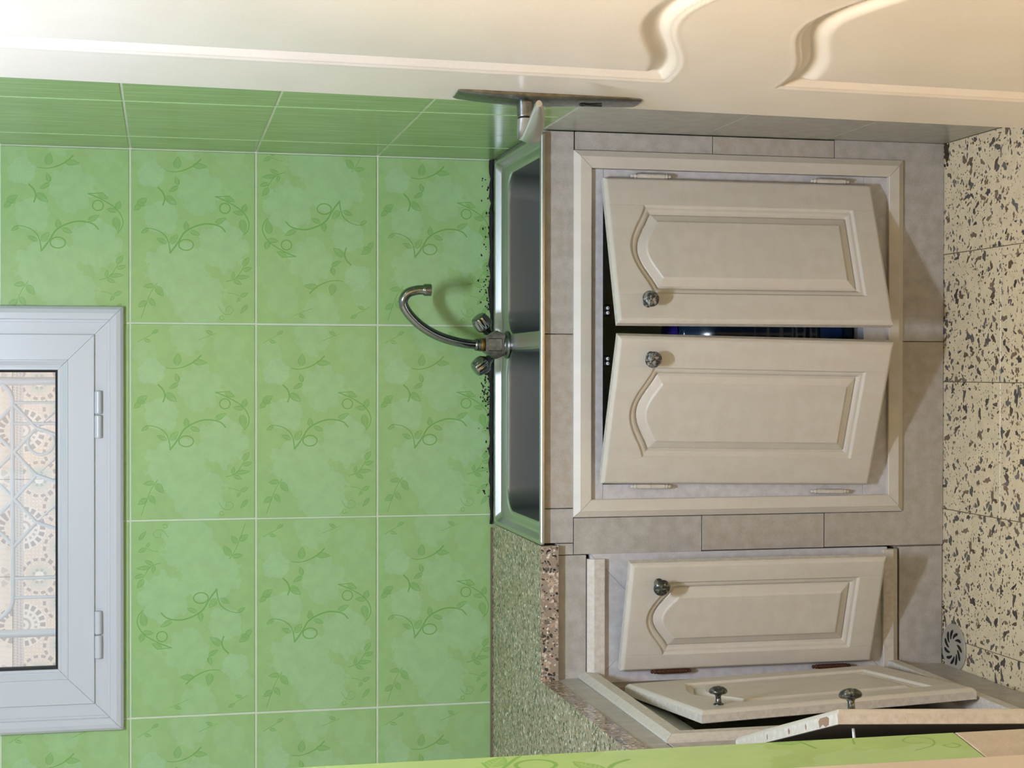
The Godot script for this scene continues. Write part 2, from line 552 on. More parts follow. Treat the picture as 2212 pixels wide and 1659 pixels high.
# ------------------------------------------------------------------ the scene
func _ready() -> void:
	var cam := Camera3D.new()
	cam.name = "camera"
	var up3 := Basis(Vector3.UP, 0.0084) * Basis(Vector3.RIGHT, -0.2189) * Basis(Vector3.BACK, -0.0006)
	cam.transform = Transform3D(Basis(-up3.y, up3.x, up3.z), Vector3(-0.448, 1.502, 3.2697))
	cam.fov = rad_to_deg(2.0 * atan(829.5 / 3400.0))
	cam.near = 0.05
	add_child(cam)
	cam.current = true
	var we := WorldEnvironment.new()
	we.name = "surroundings"
	var env := Environment.new()
	var sky := Sky.new()
	var sm := ProceduralSkyMaterial.new()
	sm.sky_top_color = Color(0.84, 0.83, 0.84)
	sm.sky_horizon_color = Color(0.95, 0.92, 0.9)
	sm.ground_bottom_color = Color(0.5, 0.47, 0.44)
	sm.ground_horizon_color = Color(0.7, 0.68, 0.66)
	sm.sky_energy_multiplier = 1.6
	sm.ground_energy_multiplier = 1.0
	sky.sky_material = sm
	env.background_mode = Environment.BG_SKY
	env.sky = sky
	env.tonemap_mode = Environment.TONE_MAPPER_LINEAR
	env.tonemap_exposure = 1.0
	env.sdfgi_enabled = true
	env.ssao_enabled = true
	env.ssil_enabled = true
	we.environment = env
	add_child(we)
	var tube_light := AreaLight3D.new()
	tube_light.name = "tube_light"
	tube_light.area_size = Vector2(0.34, 0.05)
	tube_light.light_color = Color(0.84, 0.9, 1.0)
	tube_light.light_energy = 3.25
	tube_light.area_range = 8.0
	tube_light.shadow_enabled = true
	tube_light.transform = Transform3D(Basis(Vector3.RIGHT, -0.95), Vector3(-0.55, 2.33, 1.915))
	add_child(tube_light)
	var hall_light := OmniLight3D.new()
	hall_light.name = "hall_light"
	hall_light.light_color = Color(1.0, 0.89, 0.74)
	hall_light.light_energy = 3.7
	hall_light.light_size = 0.09
	hall_light.omni_range = 12.0
	hall_light.omni_attenuation = 2.0
	hall_light.shadow_enabled = true
	hall_light.position = Vector3(-0.76, 2.56, 2.44)
	add_child(hall_light)

	make_materials()
	build_shell()
	build_counter()
	build_cabinets()
	build_sink()
	build_faucet()
	build_window()
	build_big_door()
	build_small()

# ------------------------------------------------------------------ walls, floor, ceiling
func tile_mesh(w: float, h: float, u0: float, u1: float, v0: float, v1: float, turned: bool, flip_uv := true) -> MB:
	# lies in x, y from the origin; its face at z = 0. u along the tile's length (from its left end), v from its top
	var m := mb()
	var e := 0.0009
	var dz := 0.0008
	var th := 0.008
	var c := [V(0, 0, 0), V(w, 0, 0), V(w, h, 0), V(0, h, 0)]
	var f := [V(e, e, 0), V(w - e, e, 0), V(w - e, h - e, 0), V(e, h - e, 0)]
	var uv := []
	for q in [[u0, v1], [u1, v1], [u1, v0], [u0, v0]]:
		var s: float = q[0]
		var t: float = q[1]
		if turned:
			s = 1.0 - s
			t = 1.0 - t
		uv.append(Vector2(t, 1.0 - s) if flip_uv else Vector2(s, t))
	m.poly(f, Vector3.BACK, uv)
	for k in 4:
		var j := (k + 1) % 4
		var o: Vector3 = [V(0, -1, 0), V(1, 0, 0), V(0, 1, 0), V(-1, 0, 0)][k]
		m.poly([f[k], f[j], c[j] - V(0, 0, dz), c[k] - V(0, 0, dz)], o + V(0, 0, 1), [uv[k], uv[j], uv[j], uv[k]])
		m.poly([c[k] - V(0, 0, dz), c[j] - V(0, 0, dz), c[j] - V(0, 0, th), c[k] - V(0, 0, th)], o, [uv[k], uv[j], uv[j], uv[k]])
	return m

func build_shell() -> void:
	var j := 0.004       # joint
	# back wall with the window opening x -1.15..-0.34, y 1.60..2.40
	var wb := base("wall_back")
	tag(wb, "green glazed wall tiles printed with leafy vines behind the sink", "wall", "", "structure")
	var core := mb()
	core.box(V(-0.97, 0.795, -0.0855), V(1.94 + 0.12, 1.59, 0.167))
	core.box(V(-0.97, 2.55, -0.0855), V(2.06, 0.30, 0.167))
	core.box(V(-0.16, 2.0, -0.0855), V(0.34, 0.82, 0.167))
	core.box(V(-1.58, 2.0, -0.0855), V(0.84, 0.82, 0.167))
	obj("backing", core, M.grout, wb)
	var turned := {"2_0": true, "1_2": true}
	var ys := [1.8156, 1.5646, 1.3136, 1.0626, 0.8116]
	var r := RandomNumberGenerator.new()
	r.seed = 8
	for row in 5:
		for c in 5:
			var x0 := -0.3522 - 0.4 * c
			var w := 0.4 if c else 0.3522
			var ytop: float = ys[row]
			var h := 0.251
			if row == 4:
				continue
			var key := "%d_%d" % [row - 1 + 1 if false else row, c]
			var lo := maxf(ytop - h, 0.796)
			# row 0 lies between the first and second joints seen
			var cut := row == 0 and (c == 1 or c == 2)
			if row == 0 and c == 0:
				var m0 := tile_mesh(w - j, h - j, 0.0, 0.88, 0.0, 1.0, false)
				var t0 := obj("tile", m0, M.floral, wb)
				t0.position = V(x0 + j * 0.5, ytop - h + j * 0.5, 0)
				continue
			if cut:
				# what shows below the window frame: a thin strip
				var y1 := 1.60
				var t1 := obj("tile", tile_mesh(w - j, y1 - (ytop - h) - j * 0.5, 0, 1, 1.0 - (y1 - ytop + h) / h, 1.0, false), M.floral, wb)
				t1.position = V(x0 + j * 0.5, ytop - h + j * 0.5, 0)
				continue
			var t2 := obj("tile", tile_mesh(w - j, ytop - lo - j, 0, 0.88 if c == 0 else 1.0, 0.0, (ytop - lo) / h, turned.has("%d_%d" % [row, c])), M.floral, wb)
			t2.position = V(x0 + j * 0.5 + r.randf_range(-0.0005, 0.0005), lo + j * 0.5, r.randf_range(-0.0004, 0.0002))
	for c in 5:      # the row above, cut by the window
		for part in [[1.8156, 2.0666], [2.0666, 2.3176]]:
			var x0 := -0.3522 - 0.4 * c
			if c == 1 or c == 2:
				continue
			var t3 := obj("tile", tile_mesh((0.4 if c else 0.3522) - j, 0.251 - j, 0, 1.0 if c else 0.88, 0, 1, false), M.floral, wb)
			t3.position = V(x0 + j * 0.5, part[0] + j * 0.5, 0)
	# right wall, plain streaked tiles, beige below the counter
	var wr := base("wall_right")
	tag(wr, "plain green streaked side wall tiles, beige below the sink, beside the cream door", "wall", "", "structure")
	obj("backing", mb().box(V(0.0815, 1.35, 0.95), V(0.16, 2.7, 2.1)), M.grout, wr)
	var side := Basis(Vector3.UP, -PI / 2)      # tile face towards -x
	for k in 6:
		var yt := 1.8156 + 0.251 * 2 - 0.251 * k
		var lo2 := maxf(yt - 0.251, 0.812)
		for s in 6:
			var z0 := 0.002 + 0.33 * s
			var len := minf(0.33, 1.98 - z0)
			var t4 := obj("tile", tile_mesh(len - 0.0012, yt - lo2 - 0.0042, 0, 1, 0, 1, false, false), M.streak, wr)
			t4.transform = Transform3D(side, V(0, lo2 + 0.0021, z0 + 0.0006))
	for zz in [0.172, 0.574]:      # the pale printed lines that run up the tiles
		obj("printed_line", mb().box(V(-0.0003, 1.57, zz), V(0.0008, 1.5, 0.0022)), M.print_line, wr)
	for k in 3:
		for s in 6:
			var z1 := 0.43 + 0.27 * s
			var t5 := obj("beige_tile", tile_mesh(minf(0.27, 1.98 - z1) - 0.0015, [0.25, 0.25, 0.31][k] - 0.0015, 0, 1, 0, 1, false), M.beige_side, wr)
			t5.transform = Transform3D(side, V(0, [0.0, 0.25, 0.5][k] + 0.001, z1))
	# left wall, ceiling
	tag(obj("wall_left", mb().box(V(-1.69, 1.35, 0.95), V(0.16, 2.7, 2.1)), M.plaster), "plain plastered kitchen wall behind the side counter", "wall", "", "structure")
	tag(obj("ceiling", mb().box(V(-0.4, 2.76, 2.45), V(3.6, 0.12, 5.6)), M.ceiling), "white plaster ceiling over kitchen and hall", "ceiling", "", "structure")
	# terrazzo floor
	var fl := base("floor")
	tag(fl, "cream terrazzo floor tiles with dark stone chips below the cabinets", "floor", "", "structure")
	obj("bed", mb().box(V(-0.4, -0.062, 2.45), V(3.6, 0.12, 5.6)), M.dirt, fl)
	for a in 5:
		for b in 7:
			var x0 := -1.2179 + 0.25 * a
			var z0 := 0.395 + 0.25 * b
			var xa := maxf(x0, -1.04)
			var xb := minf(x0 + 0.25, 0.0)
			var m := mb()
			var y := r.randf_range(-0.0004, 0.0004)
			m.box(V((xa + xb) * 0.5, y - 0.006, z0 + 0.125), V(xb - xa - 0.0015, 0.012, 0.2485), 0.0006)
			var ou := r.randf()
			var ov := r.randf()
			var fx := 1.0 if r.randf() < 0.5 else -1.0
			for k in m.v.size():
				m.t[k] = Vector2(ou + fx * m.v[k].x * 2.0, ov + m.v[k].z * 2.0)
			obj("floor_tile", m, M.terrazzo, fl)
	obj("hall_floor", mb().box(V(-0.4, -0.006, 3.7), V(3.6, 0.012, 3.1)), M.hall_floor, fl)
	# front wall with the doorway, tiled reveal on its left
	var wf := base("wall_front")
	tag(wf, "tiled end of the doorway wall standing beside the open side cabinets", "wall", "", "structure")
	var fm := mb()
	fm.at(to(0, 0, 0, Basis(Vector3.RIGHT, PI / 2)))
	fm.prism([Vector2(-2.2, 2.0), Vector2(-0.7745, 2.0), Vector2(-0.7865, 2.085), Vector2(-0.7865, 2.15), Vector2(-2.2, 2.15)], -2.7, 0.0)
	fm.at(Transform3D.IDENTITY)
	fm.box(V(0.6, 1.35, 2.075), V(1.19, 2.7, 0.15))
	fm.box(V(-0.39, 2.39, 2.075), V(0.8, 0.62, 0.15))
	obj("masonry", fm, M.plaster, wf)
	var dir := V(-0.0135, 0, 0.085).normalized()
	var rb := Basis(dir * -1.0, Vector3.UP, (dir * -1.0).cross(Vector3.UP))
	for k in 6:
		var lo3: float = [0.0, 0.41, 0.8195, 1.47, 1.75, 2.0195][k]
		var hi3: float = [0.41, 0.8195, 1.47, 1.75, 2.0195, 2.08][k]
		var tl := obj("reveal_tile", tile_mesh(0.086, hi3 - lo3 - 0.001, 0.5, 0.84, 0.0, 1, false, false), M.beige if k < 2 else M.floral, wf)
		tl.transform = Transform3D(rb, V(-0.7665, lo3, 2.0) + dir * 0.086)
	obj("door_frame", mb().box(V(-0.781, 1.04, 2.118), V(0.03, 2.08, 0.064), 0.003), M.door, wf)
	obj("door_frame", mb().box(V(-0.0105, 1.04, 2.107), V(0.029, 2.08, 0.088), 0.003), M.door, wf)
	# hall behind the camera
	tag(obj("wall_hall_left", mb().box(V(-1.7, 1.35, 3.7), V(0.16, 2.7, 3.0)), M.plaster), "plain plastered hall wall left of the doorway", "wall", "", "structure")
	tag(obj("wall_hall_right", mb().box(V(1.3, 1.35, 3.7), V(0.16, 2.7, 3.0)), M.plaster), "plain plastered hall wall right of the doorway", "wall", "", "structure")
	tag(obj("wall_hall_rear", mb().box(V(-0.4, 1.35, 5.2), V(3.4, 2.7, 0.16)), M.plaster), "plain plastered hall wall facing the doorway", "wall", "", "structure")
	# mould along the counter
	var mo := mb()
	for k in 190:
		var near := r.randf()
		var x := r.randf_range(-0.33, -0.24) if near < 0.3 else (r.randf_range(-0.52, -0.43) if near < 0.6 else r.randf_range(-0.76, -0.02))
		if near < 0.12:
			x = -0.346 + r.randf_range(-0.03, 0.012)
		var y := 0.824 + absf(r.randfn()) * 0.0085
		var rad := r.randf_range(0.0006, 0.0022)
		mo.at(to(x, y, 0.0003, Basis.from_scale(V(rad * r.randf_range(0.6, 1.8), rad, 0.0006))))
		mo.lathe([[0.01, -1.0], [0.7, -0.6], [1.0, 0.0], [0.7, 0.6], [0.01, 1.0]], 6)
	for k in 70:
		var x := -0.437 + r.randfn() * 0.016
		var rad := r.randf_range(0.0012, 0.0042)
		mo.at(to(x, 0.822 + absf(r.randfn()) * 0.006, 0.0004, Basis.from_scale(V(rad * r.randf_range(0.6, 1.4), rad * 0.8, 0.0008))))
		mo.lathe([[0.01, -1.0], [0.7, -0.6], [1.0, 0.0], [0.7, 0.6], [0.01, 1.0]], 6)
	var ms := obj("mould_specks", mo, M.soot, wb)
	ms.set_meta("kind", "stuff")

# ------------------------------------------------------------------ counter: tiled masonry base and granite top
func flat_tile(parent: Node, x: Transform3D, x0: float, x1: float, y0: float, y1: float, m: Material, name_ := "tile") -> void:
	var o := obj(name_, mb().box(V((x0 + x1) * 0.5, (y0 + y1) * 0.5, -0.005), V(absf(x1 - x0) - 0.0014, y1 - y0 - 0.0014, 0.01), 0.0007), m, parent)
	o.transform = x

func build_counter() -> void:
	var cb := base("counter_base")
	tag(cb, "tiled masonry counter base round the cabinet doors below the sink", "counter")
	var core := mb()
	var zf := 0.42
	core.box(V(-0.0225, 0.39, 0.38), V(0.045, 0.78, 0.08))
	core.box(V(-0.745, 0.39, 0.38), V(0.086, 0.78, 0.08))
	core.box(V(-0.52, 0.765, 0.4145), V(1.04, 0.04, 0.011))
	core.box(V(-0.52, 0.05, 0.38), V(1.04, 0.10, 0.08))
	core.box(V(-0.745, 0.31, 0.19), V(0.06, 0.62, 0.36))
	core.box(V(-0.42, 0.06, 0.19), V(0.84, 0.10, 0.37))
	core.box(V(-1.067, 0.765, 1.215), V(0.07, 0.04, 1.55))
	core.box(V(-1.067, 0.05, 1.215), V(0.07, 0.10, 1.55))
	core.box(V(-1.067, 0.39, 0.45), V(0.07, 0.78, 0.06))
	core.box(V(-1.067, 0.39, 0.98), V(0.07, 0.78, 0.08))
	core.box(V(-1.067, 0.39, 1.92), V(0.07, 0.78, 0.14))
	core.box(V(-1.33, 0.05, 1.215), V(0.46, 0.10, 1.55))
	obj("masonry", core, M.mortar, cb)
	obj("lining", mb().box(V(-0.42, 0.12, 0.18), V(0.58, 0.02, 0.36)), M.beige_b, cb)
	var f := to(0, 0, 0.43)
	flat_tile(cb, f, -0.379, -0.001, 0.752, 0.8115, M.beige)
	flat_tile(cb, f, -0.704, -0.379, 0.752, 0.8115, M.beige_b)
	flat_tile(cb, f, -0.769, -0.704, 0.752, 0.8115, M.beige)
	flat_tile(cb, f, -0.036, -0.001, 0.48, 0.751, M.beige)
	flat_tile(cb, f, -0.036, -0.001, 0.2315, 0.48, M.beige_b)
	var el := obj("tile", mb().prism([Vector2(-0.0005, 0.001), Vector2(-0.0005, 0.231), Vector2(-0.036, 0.231), Vector2(-0.036, 0.0885), Vector2(-0.3885, 0.0885), Vector2(-0.3885, 0.001)], -0.01, 0.0), M.beige, cb)
	el.transform = f
	var el2 := obj("tile", mb().prism([Vector2(-0.39, 0.001), Vector2(-0.39, 0.0885), Vector2(-0.722, 0.0885), Vector2(-0.722, 0.25), Vector2(-0.7875, 0.25), Vector2(-0.7875, 0.001)], -0.01, 0.0), M.beige_b, cb)
	el2.transform = f
	flat_tile(cb, f, -0.791, -0.7215, 0.5, 0.752, M.beige)
	flat_tile(cb, f, -0.789, -0.7215, 0.251, 0.5, M.beige_b)
	flat_tile(cb, f, -1.03, -0.79, 0.001, 0.094, M.beige)
	flat_tile(cb, f, -1.03, -0.791, 0.727, 0.785, M.beige)
	flat_tile(cb, f, -0.791, -0.769, 0.752, 0.785, M.beige)
	# side run, facing right
	var g := Transform3D(Basis(Vector3.UP, PI / 2), V(-1.0215, 0, 0))     # local x runs away from the camera
	for q in [[-0.96, -0.43, 0.742, 0.785], [-1.5, -0.96, 0.742, 0.785], [-1.99, -1.5, 0.742, 0.785], [-0.96, -0.43, 0.001, 0.095], [-1.5, -0.96, 0.001, 0.095], [-1.99, -1.5, 0.001, 0.095],
			[-1.03, -0.958, 0.42, 0.741], [-1.03, -0.958, 0.096, 0.42]]:
		flat_tile(cb, g, q[0], q[1], q[2], q[3], M.beige)
	# granite: an L with the sink cut out
	var ct := base("countertop")
	tag(ct, "speckled pinkish grey granite worktop running left of the sink into the corner", "countertop")
	var gm := mb()
	gm.at(to(0, 0.818, 0, Basis(Vector3.RIGHT, PI / 2)))
	gm.prism([Vector2(-0.771, 0.004), Vector2(-0.7715, 0.4465), Vector2(-1.0215, 0.4465), Vector2(-1.012, 1.985), Vector2(-1.6, 1.985), Vector2(-1.6, 0.004)], 0.0, 0.033)
	obj("slab", gm, M.granite, ct)
	obj("sealant", mb().box(V(-1.19, 0.8195, 0.003), V(0.82, 0.004, 0.006), 0.001), M.dirt, ct)

# ------------------------------------------------------------------ cabinet doors
func steps(a: float, b: float, d: float) -> Array:
	var o := []
	var k := maxi(1, int(ceil((b - a) / d)))
	for q in k:
		o.append(a + (b - a) * q / k)
	return o

func arch_profile(d: float) -> float:     # height of the face at a distance inside the panel opening
	if d <= 0:
		return 0.0
	if d < 0.003:
		return -0.0045 * (d / 0.003)
	if d < 0.006:
		return -0.0045
	if d < 0.0135:
		var t := (d - 0.006) / 0.0075
		return -0.0045 - 0.004 * t * t
	if d < 0.0155:
		return -0.011
	if d < 0.031:
		var t := (d - 0.0155) / 0.0155
		return -0.0088 + 0.0058 * t
	if d < 0.0325:
		return -0.003 + 0.002 * (d - 0.031) / 0.0015
	return -0.001

class DoorShape:
	var w: float
	var h: float
	var sl: float      # stile widths at the hinge and the free side
	var sr: float
	var br: float
	var ac: float      # where the arch springs, and how much it rises
	var ar: float
	var th := 0.02

	func arch(u: float) -> float:
		var t := clampf((u - sl) / (w - sl - sr), 0.0, 1.0)
		var s := sin(PI * t)
		return ac + ar * pow(s * s, 0.72)

	func inside(u: float, v: float) -> float:
		var d := minf(minf(u - sl, w - sr - u), v - br)
		var a := arch(u)
		var g := (arch(u + 0.0005) - arch(u - 0.0005)) / 0.001
		return minf(d, (a - v) / sqrt(1.0 + g * g))

func door_meshes(s: DoorShape) -> Dictionary:
	var us := steps(0, 0.008, 0.0016) + steps(0.008, s.sl - 0.002, 0.012) + steps(s.sl - 0.002, s.sl + 0.036, 0.0016) + steps(s.sl + 0.036, s.w - s.sr - 0.036, 0.003) + steps(s.w - s.sr - 0.036, s.w - s.sr + 0.002, 0.0016) + steps(s.w - s.sr + 0.002, s.w - 0.008, 0.012) + steps(s.w - 0.008, s.w, 0.0016) + [s.w]
	var vs := steps(0, 0.008, 0.0016) + steps(0.008, s.br - 0.002, 0.01) + steps(s.br - 0.002, s.br + 0.036, 0.0014) + steps(s.br + 0.036, s.ac - 0.036, 0.03) + steps(s.ac - 0.036, s.ac + s.ar + 0.003, 0.0014) + steps(s.ac + s.ar + 0.003, s.h - 0.008, 0.01) + steps(s.h - 0.008, s.h, 0.0016) + [s.h]
	var seam := [s.sl, s.w - s.sr]
	for q in seam:
		us.append_array([q - 0.0006, q + 0.0001, q + 0.0006])
	us.sort()
	var hgt := func(u: float, v: float) -> float:
		var e := minf(minf(u, s.w - u), minf(v, s.h - v))
		var y := 0.0
		if e < 0.0075:
			var t := 1.0 - e / 0.0075
			y = -0.0065 * t * t
		y += arch_profile(s.inside(u, v))
		if s.inside(u, v) <= 0 and (v > s.ac or v < s.br):
			for q in seam:
				y -= 0.0006 * clampf(1.0 - absf(u - q - 0.0001) / 0.0006, 0, 1)
		return y
	var pts := []
	for v in vs:
		var row := PackedVector3Array()
		for u in us:
			row.append(V(u, v, hgt.call(u, v)))
		pts.append(row)
	var nor := []
	for r in vs.size():
		var row := PackedVector3Array()
		for c in us.size():
			var du: Vector3 = pts[r][mini(c + 1, us.size() - 1)] - pts[r][maxi(c - 1, 0)]
			var dv: Vector3 = pts[mini(r + 1, vs.size() - 1)][c] - pts[maxi(r - 1, 0)][c]
			row.append(du.cross(dv).normalized())
		nor.append(row)
	var out := {}
	for k in ["stile_a", "stile_b", "rail_a", "rail_b", "panel"]:
		out[k] = mb()
	var ids := {}
	for r in vs.size() - 1:
		for c in us.size() - 1:
			var u: float = (us[c] + us[c + 1]) * 0.5
			var v: float = (vs[r] + vs[r + 1]) * 0.5
			var k := "panel"
			if s.inside(u, v) <= 0:
				k = "stile_a" if u < s.sl else ("stile_b" if u > s.w - s.sr else ("rail_a" if v < s.h * 0.5 else "rail_b"))
			var m: MB = out[k]
			var id := []
			for q in [[r, c], [r, c + 1], [r + 1, c + 1], [r + 1, c]]:
				var key: int = (q[0] * us.size() + q[1]) * 8 + hash(k) % 8
				var kk := [k, q[0] * us.size() + q[1]]
				if not ids.has(kk):
					ids[kk] = m.put(pts[q[0]][q[1]], nor[q[0]][q[1]])
				id.append(ids[kk])
			m.i.append_array([id[0], id[2], id[1], id[0], id[3], id[2]])
	var e := 0.0066
	out["board"] = mb().box(V(s.w * 0.5, s.h * 0.5, -(s.th + e) * 0.5 - 0.0052), V(s.w - 0.0004, s.h - 0.0004, s.th - e - 0.0035), 0.0015)
	var edge := mb()      # the square edges below the rounding
	for q in [[V(0, 0, 0), V(s.w, 0, 0), V(0, -1, 0)], [V(s.w, 0, 0), V(s.w, s.h, 0), V(1, 0, 0)], [V(s.w, s.h, 0), V(0, s.h, 0), V(0, 1, 0)], [V(0, s.h, 0), V(0, 0, 0), V(-1, 0, 0)]]:
		edge.poly([q[0] + V(0, 0, -0.0065), q[1] + V(0, 0, -0.0065), q[1] + V(0, 0, -s.th), q[0] + V(0, 0, -s.th)], q[2])
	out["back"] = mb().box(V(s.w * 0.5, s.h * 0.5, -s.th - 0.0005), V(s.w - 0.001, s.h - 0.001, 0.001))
	out["edge"] = edge
	var built := {}
	for k in out:
		built[k] = out[k].mesh()
	return built

# a door part under its cabinet: x runs from its left edge, z out of its face
func hang_door(parent: Node, x: Transform3D, meshes: Dictionary, m: Material, worn: Material) -> Node3D:
	var d := base("door", x, parent)
	obj("stile", meshes.stile_a, m, d)
	obj("stile", meshes.stile_b, m, d)
	obj("rail", meshes.rail_a, m, d)
	obj("rail", meshes.rail_b, m, d)
	obj("panel", meshes.panel, m, d)
	obj("board_edge", meshes.edge, worn, d)
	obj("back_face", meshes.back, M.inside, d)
	return d

func knob(parent: Node, at: Vector3, m: Material, size := 1.0) -> void:
	var k := mb()
	k.at(Transform3D(Basis(Vector3.RIGHT, PI / 2).scaled(Vector3.ONE * size), at))
	k.lathe([[0.0085, 0.0], [0.0085, 0.0018], [0.005, 0.0035], [0.0044, 0.013], [0.006, 0.0165], [0.0135, 0.0185], [0.0155, 0.021], [0.0152, 0.0235], [0.013, 0.0268], [0.0085, 0.0295], [0.004, 0.0306], [0.0001, 0.0309]], 28)
	obj("knob", k, m, parent)

func hinge(parent: Node, x: float, y: float, m: Material, leaf: float) -> void:
	var k := mb()
	k.at(to(x, y - 0.04, -0.006))
	var r := 0.0046
	k.lathe([[0.0001, 0.0], [0.0028, 0.001], [0.0036, 0.004], [0.0024, 0.0065], [0.0042, 0.008], [0.0046, 0.010], [0.003, 0.0125], [r, 0.0135], [r, 0.0395], [0.0038, 0.0398], [0.0038, 0.0404], [r, 0.0407],
		[r, 0.0665], [0.003, 0.0675], [0.0046, 0.070], [0.0042, 0.072], [0.0024, 0.0735], [0.0036, 0.076], [0.0028, 0.079], [0.0001, 0.08]], 14)
	var o := obj("hinge", k, m, parent)
	if m == M.rust:
		o.set_meta("label", "rusty brown hinge")

# a mitred moulding round a rectangle in x, y: each side a mesh of its own; prof lists [inward, height] from the outer edge in
func moulding(parent: Node, x: Transform3D, r: Rect2, prof: Array, sides: String, m: Material, called := "frame_moulding") -> void:
	var c := [r.position, Vector2(r.end.x, r.position.y), r.end, Vector2(r.position.x, r.end.y)]
	var inn := [Vector2(1, 1), Vector2(-1, 1), Vector2(-1, -1), Vector2(1, -1)]
	for k in 4:
		if not sides.contains("brtl"[k]):
			continue
		var j := (k + 1) % 4
		var mesh := mb()
		var n_in: Vector2 = [Vector2(0, 1), Vector2(-1, 0), Vector2(0, -1), Vector2(1, 0)][k]
		var has_a: bool = sides.contains("brtl"[(k + 3) % 4])
		var has_b: bool = sides.contains("brtl"[(k + 1) % 4])
		var ra := []
		var rb := []
		for p in prof:
			var a: Vector2 = c[k] + (inn[k] if has_a else n_in) * p[0]
			var b: Vector2 = c[j] + (inn[j] if has_b else n_in) * p[0]
			var gap: Vector2 = (c[j] - c[k]).normalized() * 0.00035
			a += gap if has_a else Vector2.ZERO
			b -= gap if has_b else Vector2.ZERO
			ra.append(V(a.x, a.y, p[1]))
			rb.append(V(b.x, b.y, p[1]))
		for q in prof.size() - 1:
			var o: Vector3 = Vector3(n_in.x, n_in.y, 0) * (prof[q][1] - prof[q + 1][1]) + V(0, 0, absf(prof[q + 1][0] - prof[q][0])) + Vector3(0, 0, 1e-5)
			mesh.poly([ra[q], rb[q], rb[q + 1], ra[q + 1]], o)
		mesh.poly(ra, Vector3(c[k].x - c[j].x, c[k].y - c[j].y, 0))
		mesh.poly(rb, Vector3(c[j].x - c[k].x, c[j].y - c[k].y, 0))
		var o2 := obj(called, mesh, m, parent)
		o2.transform = x

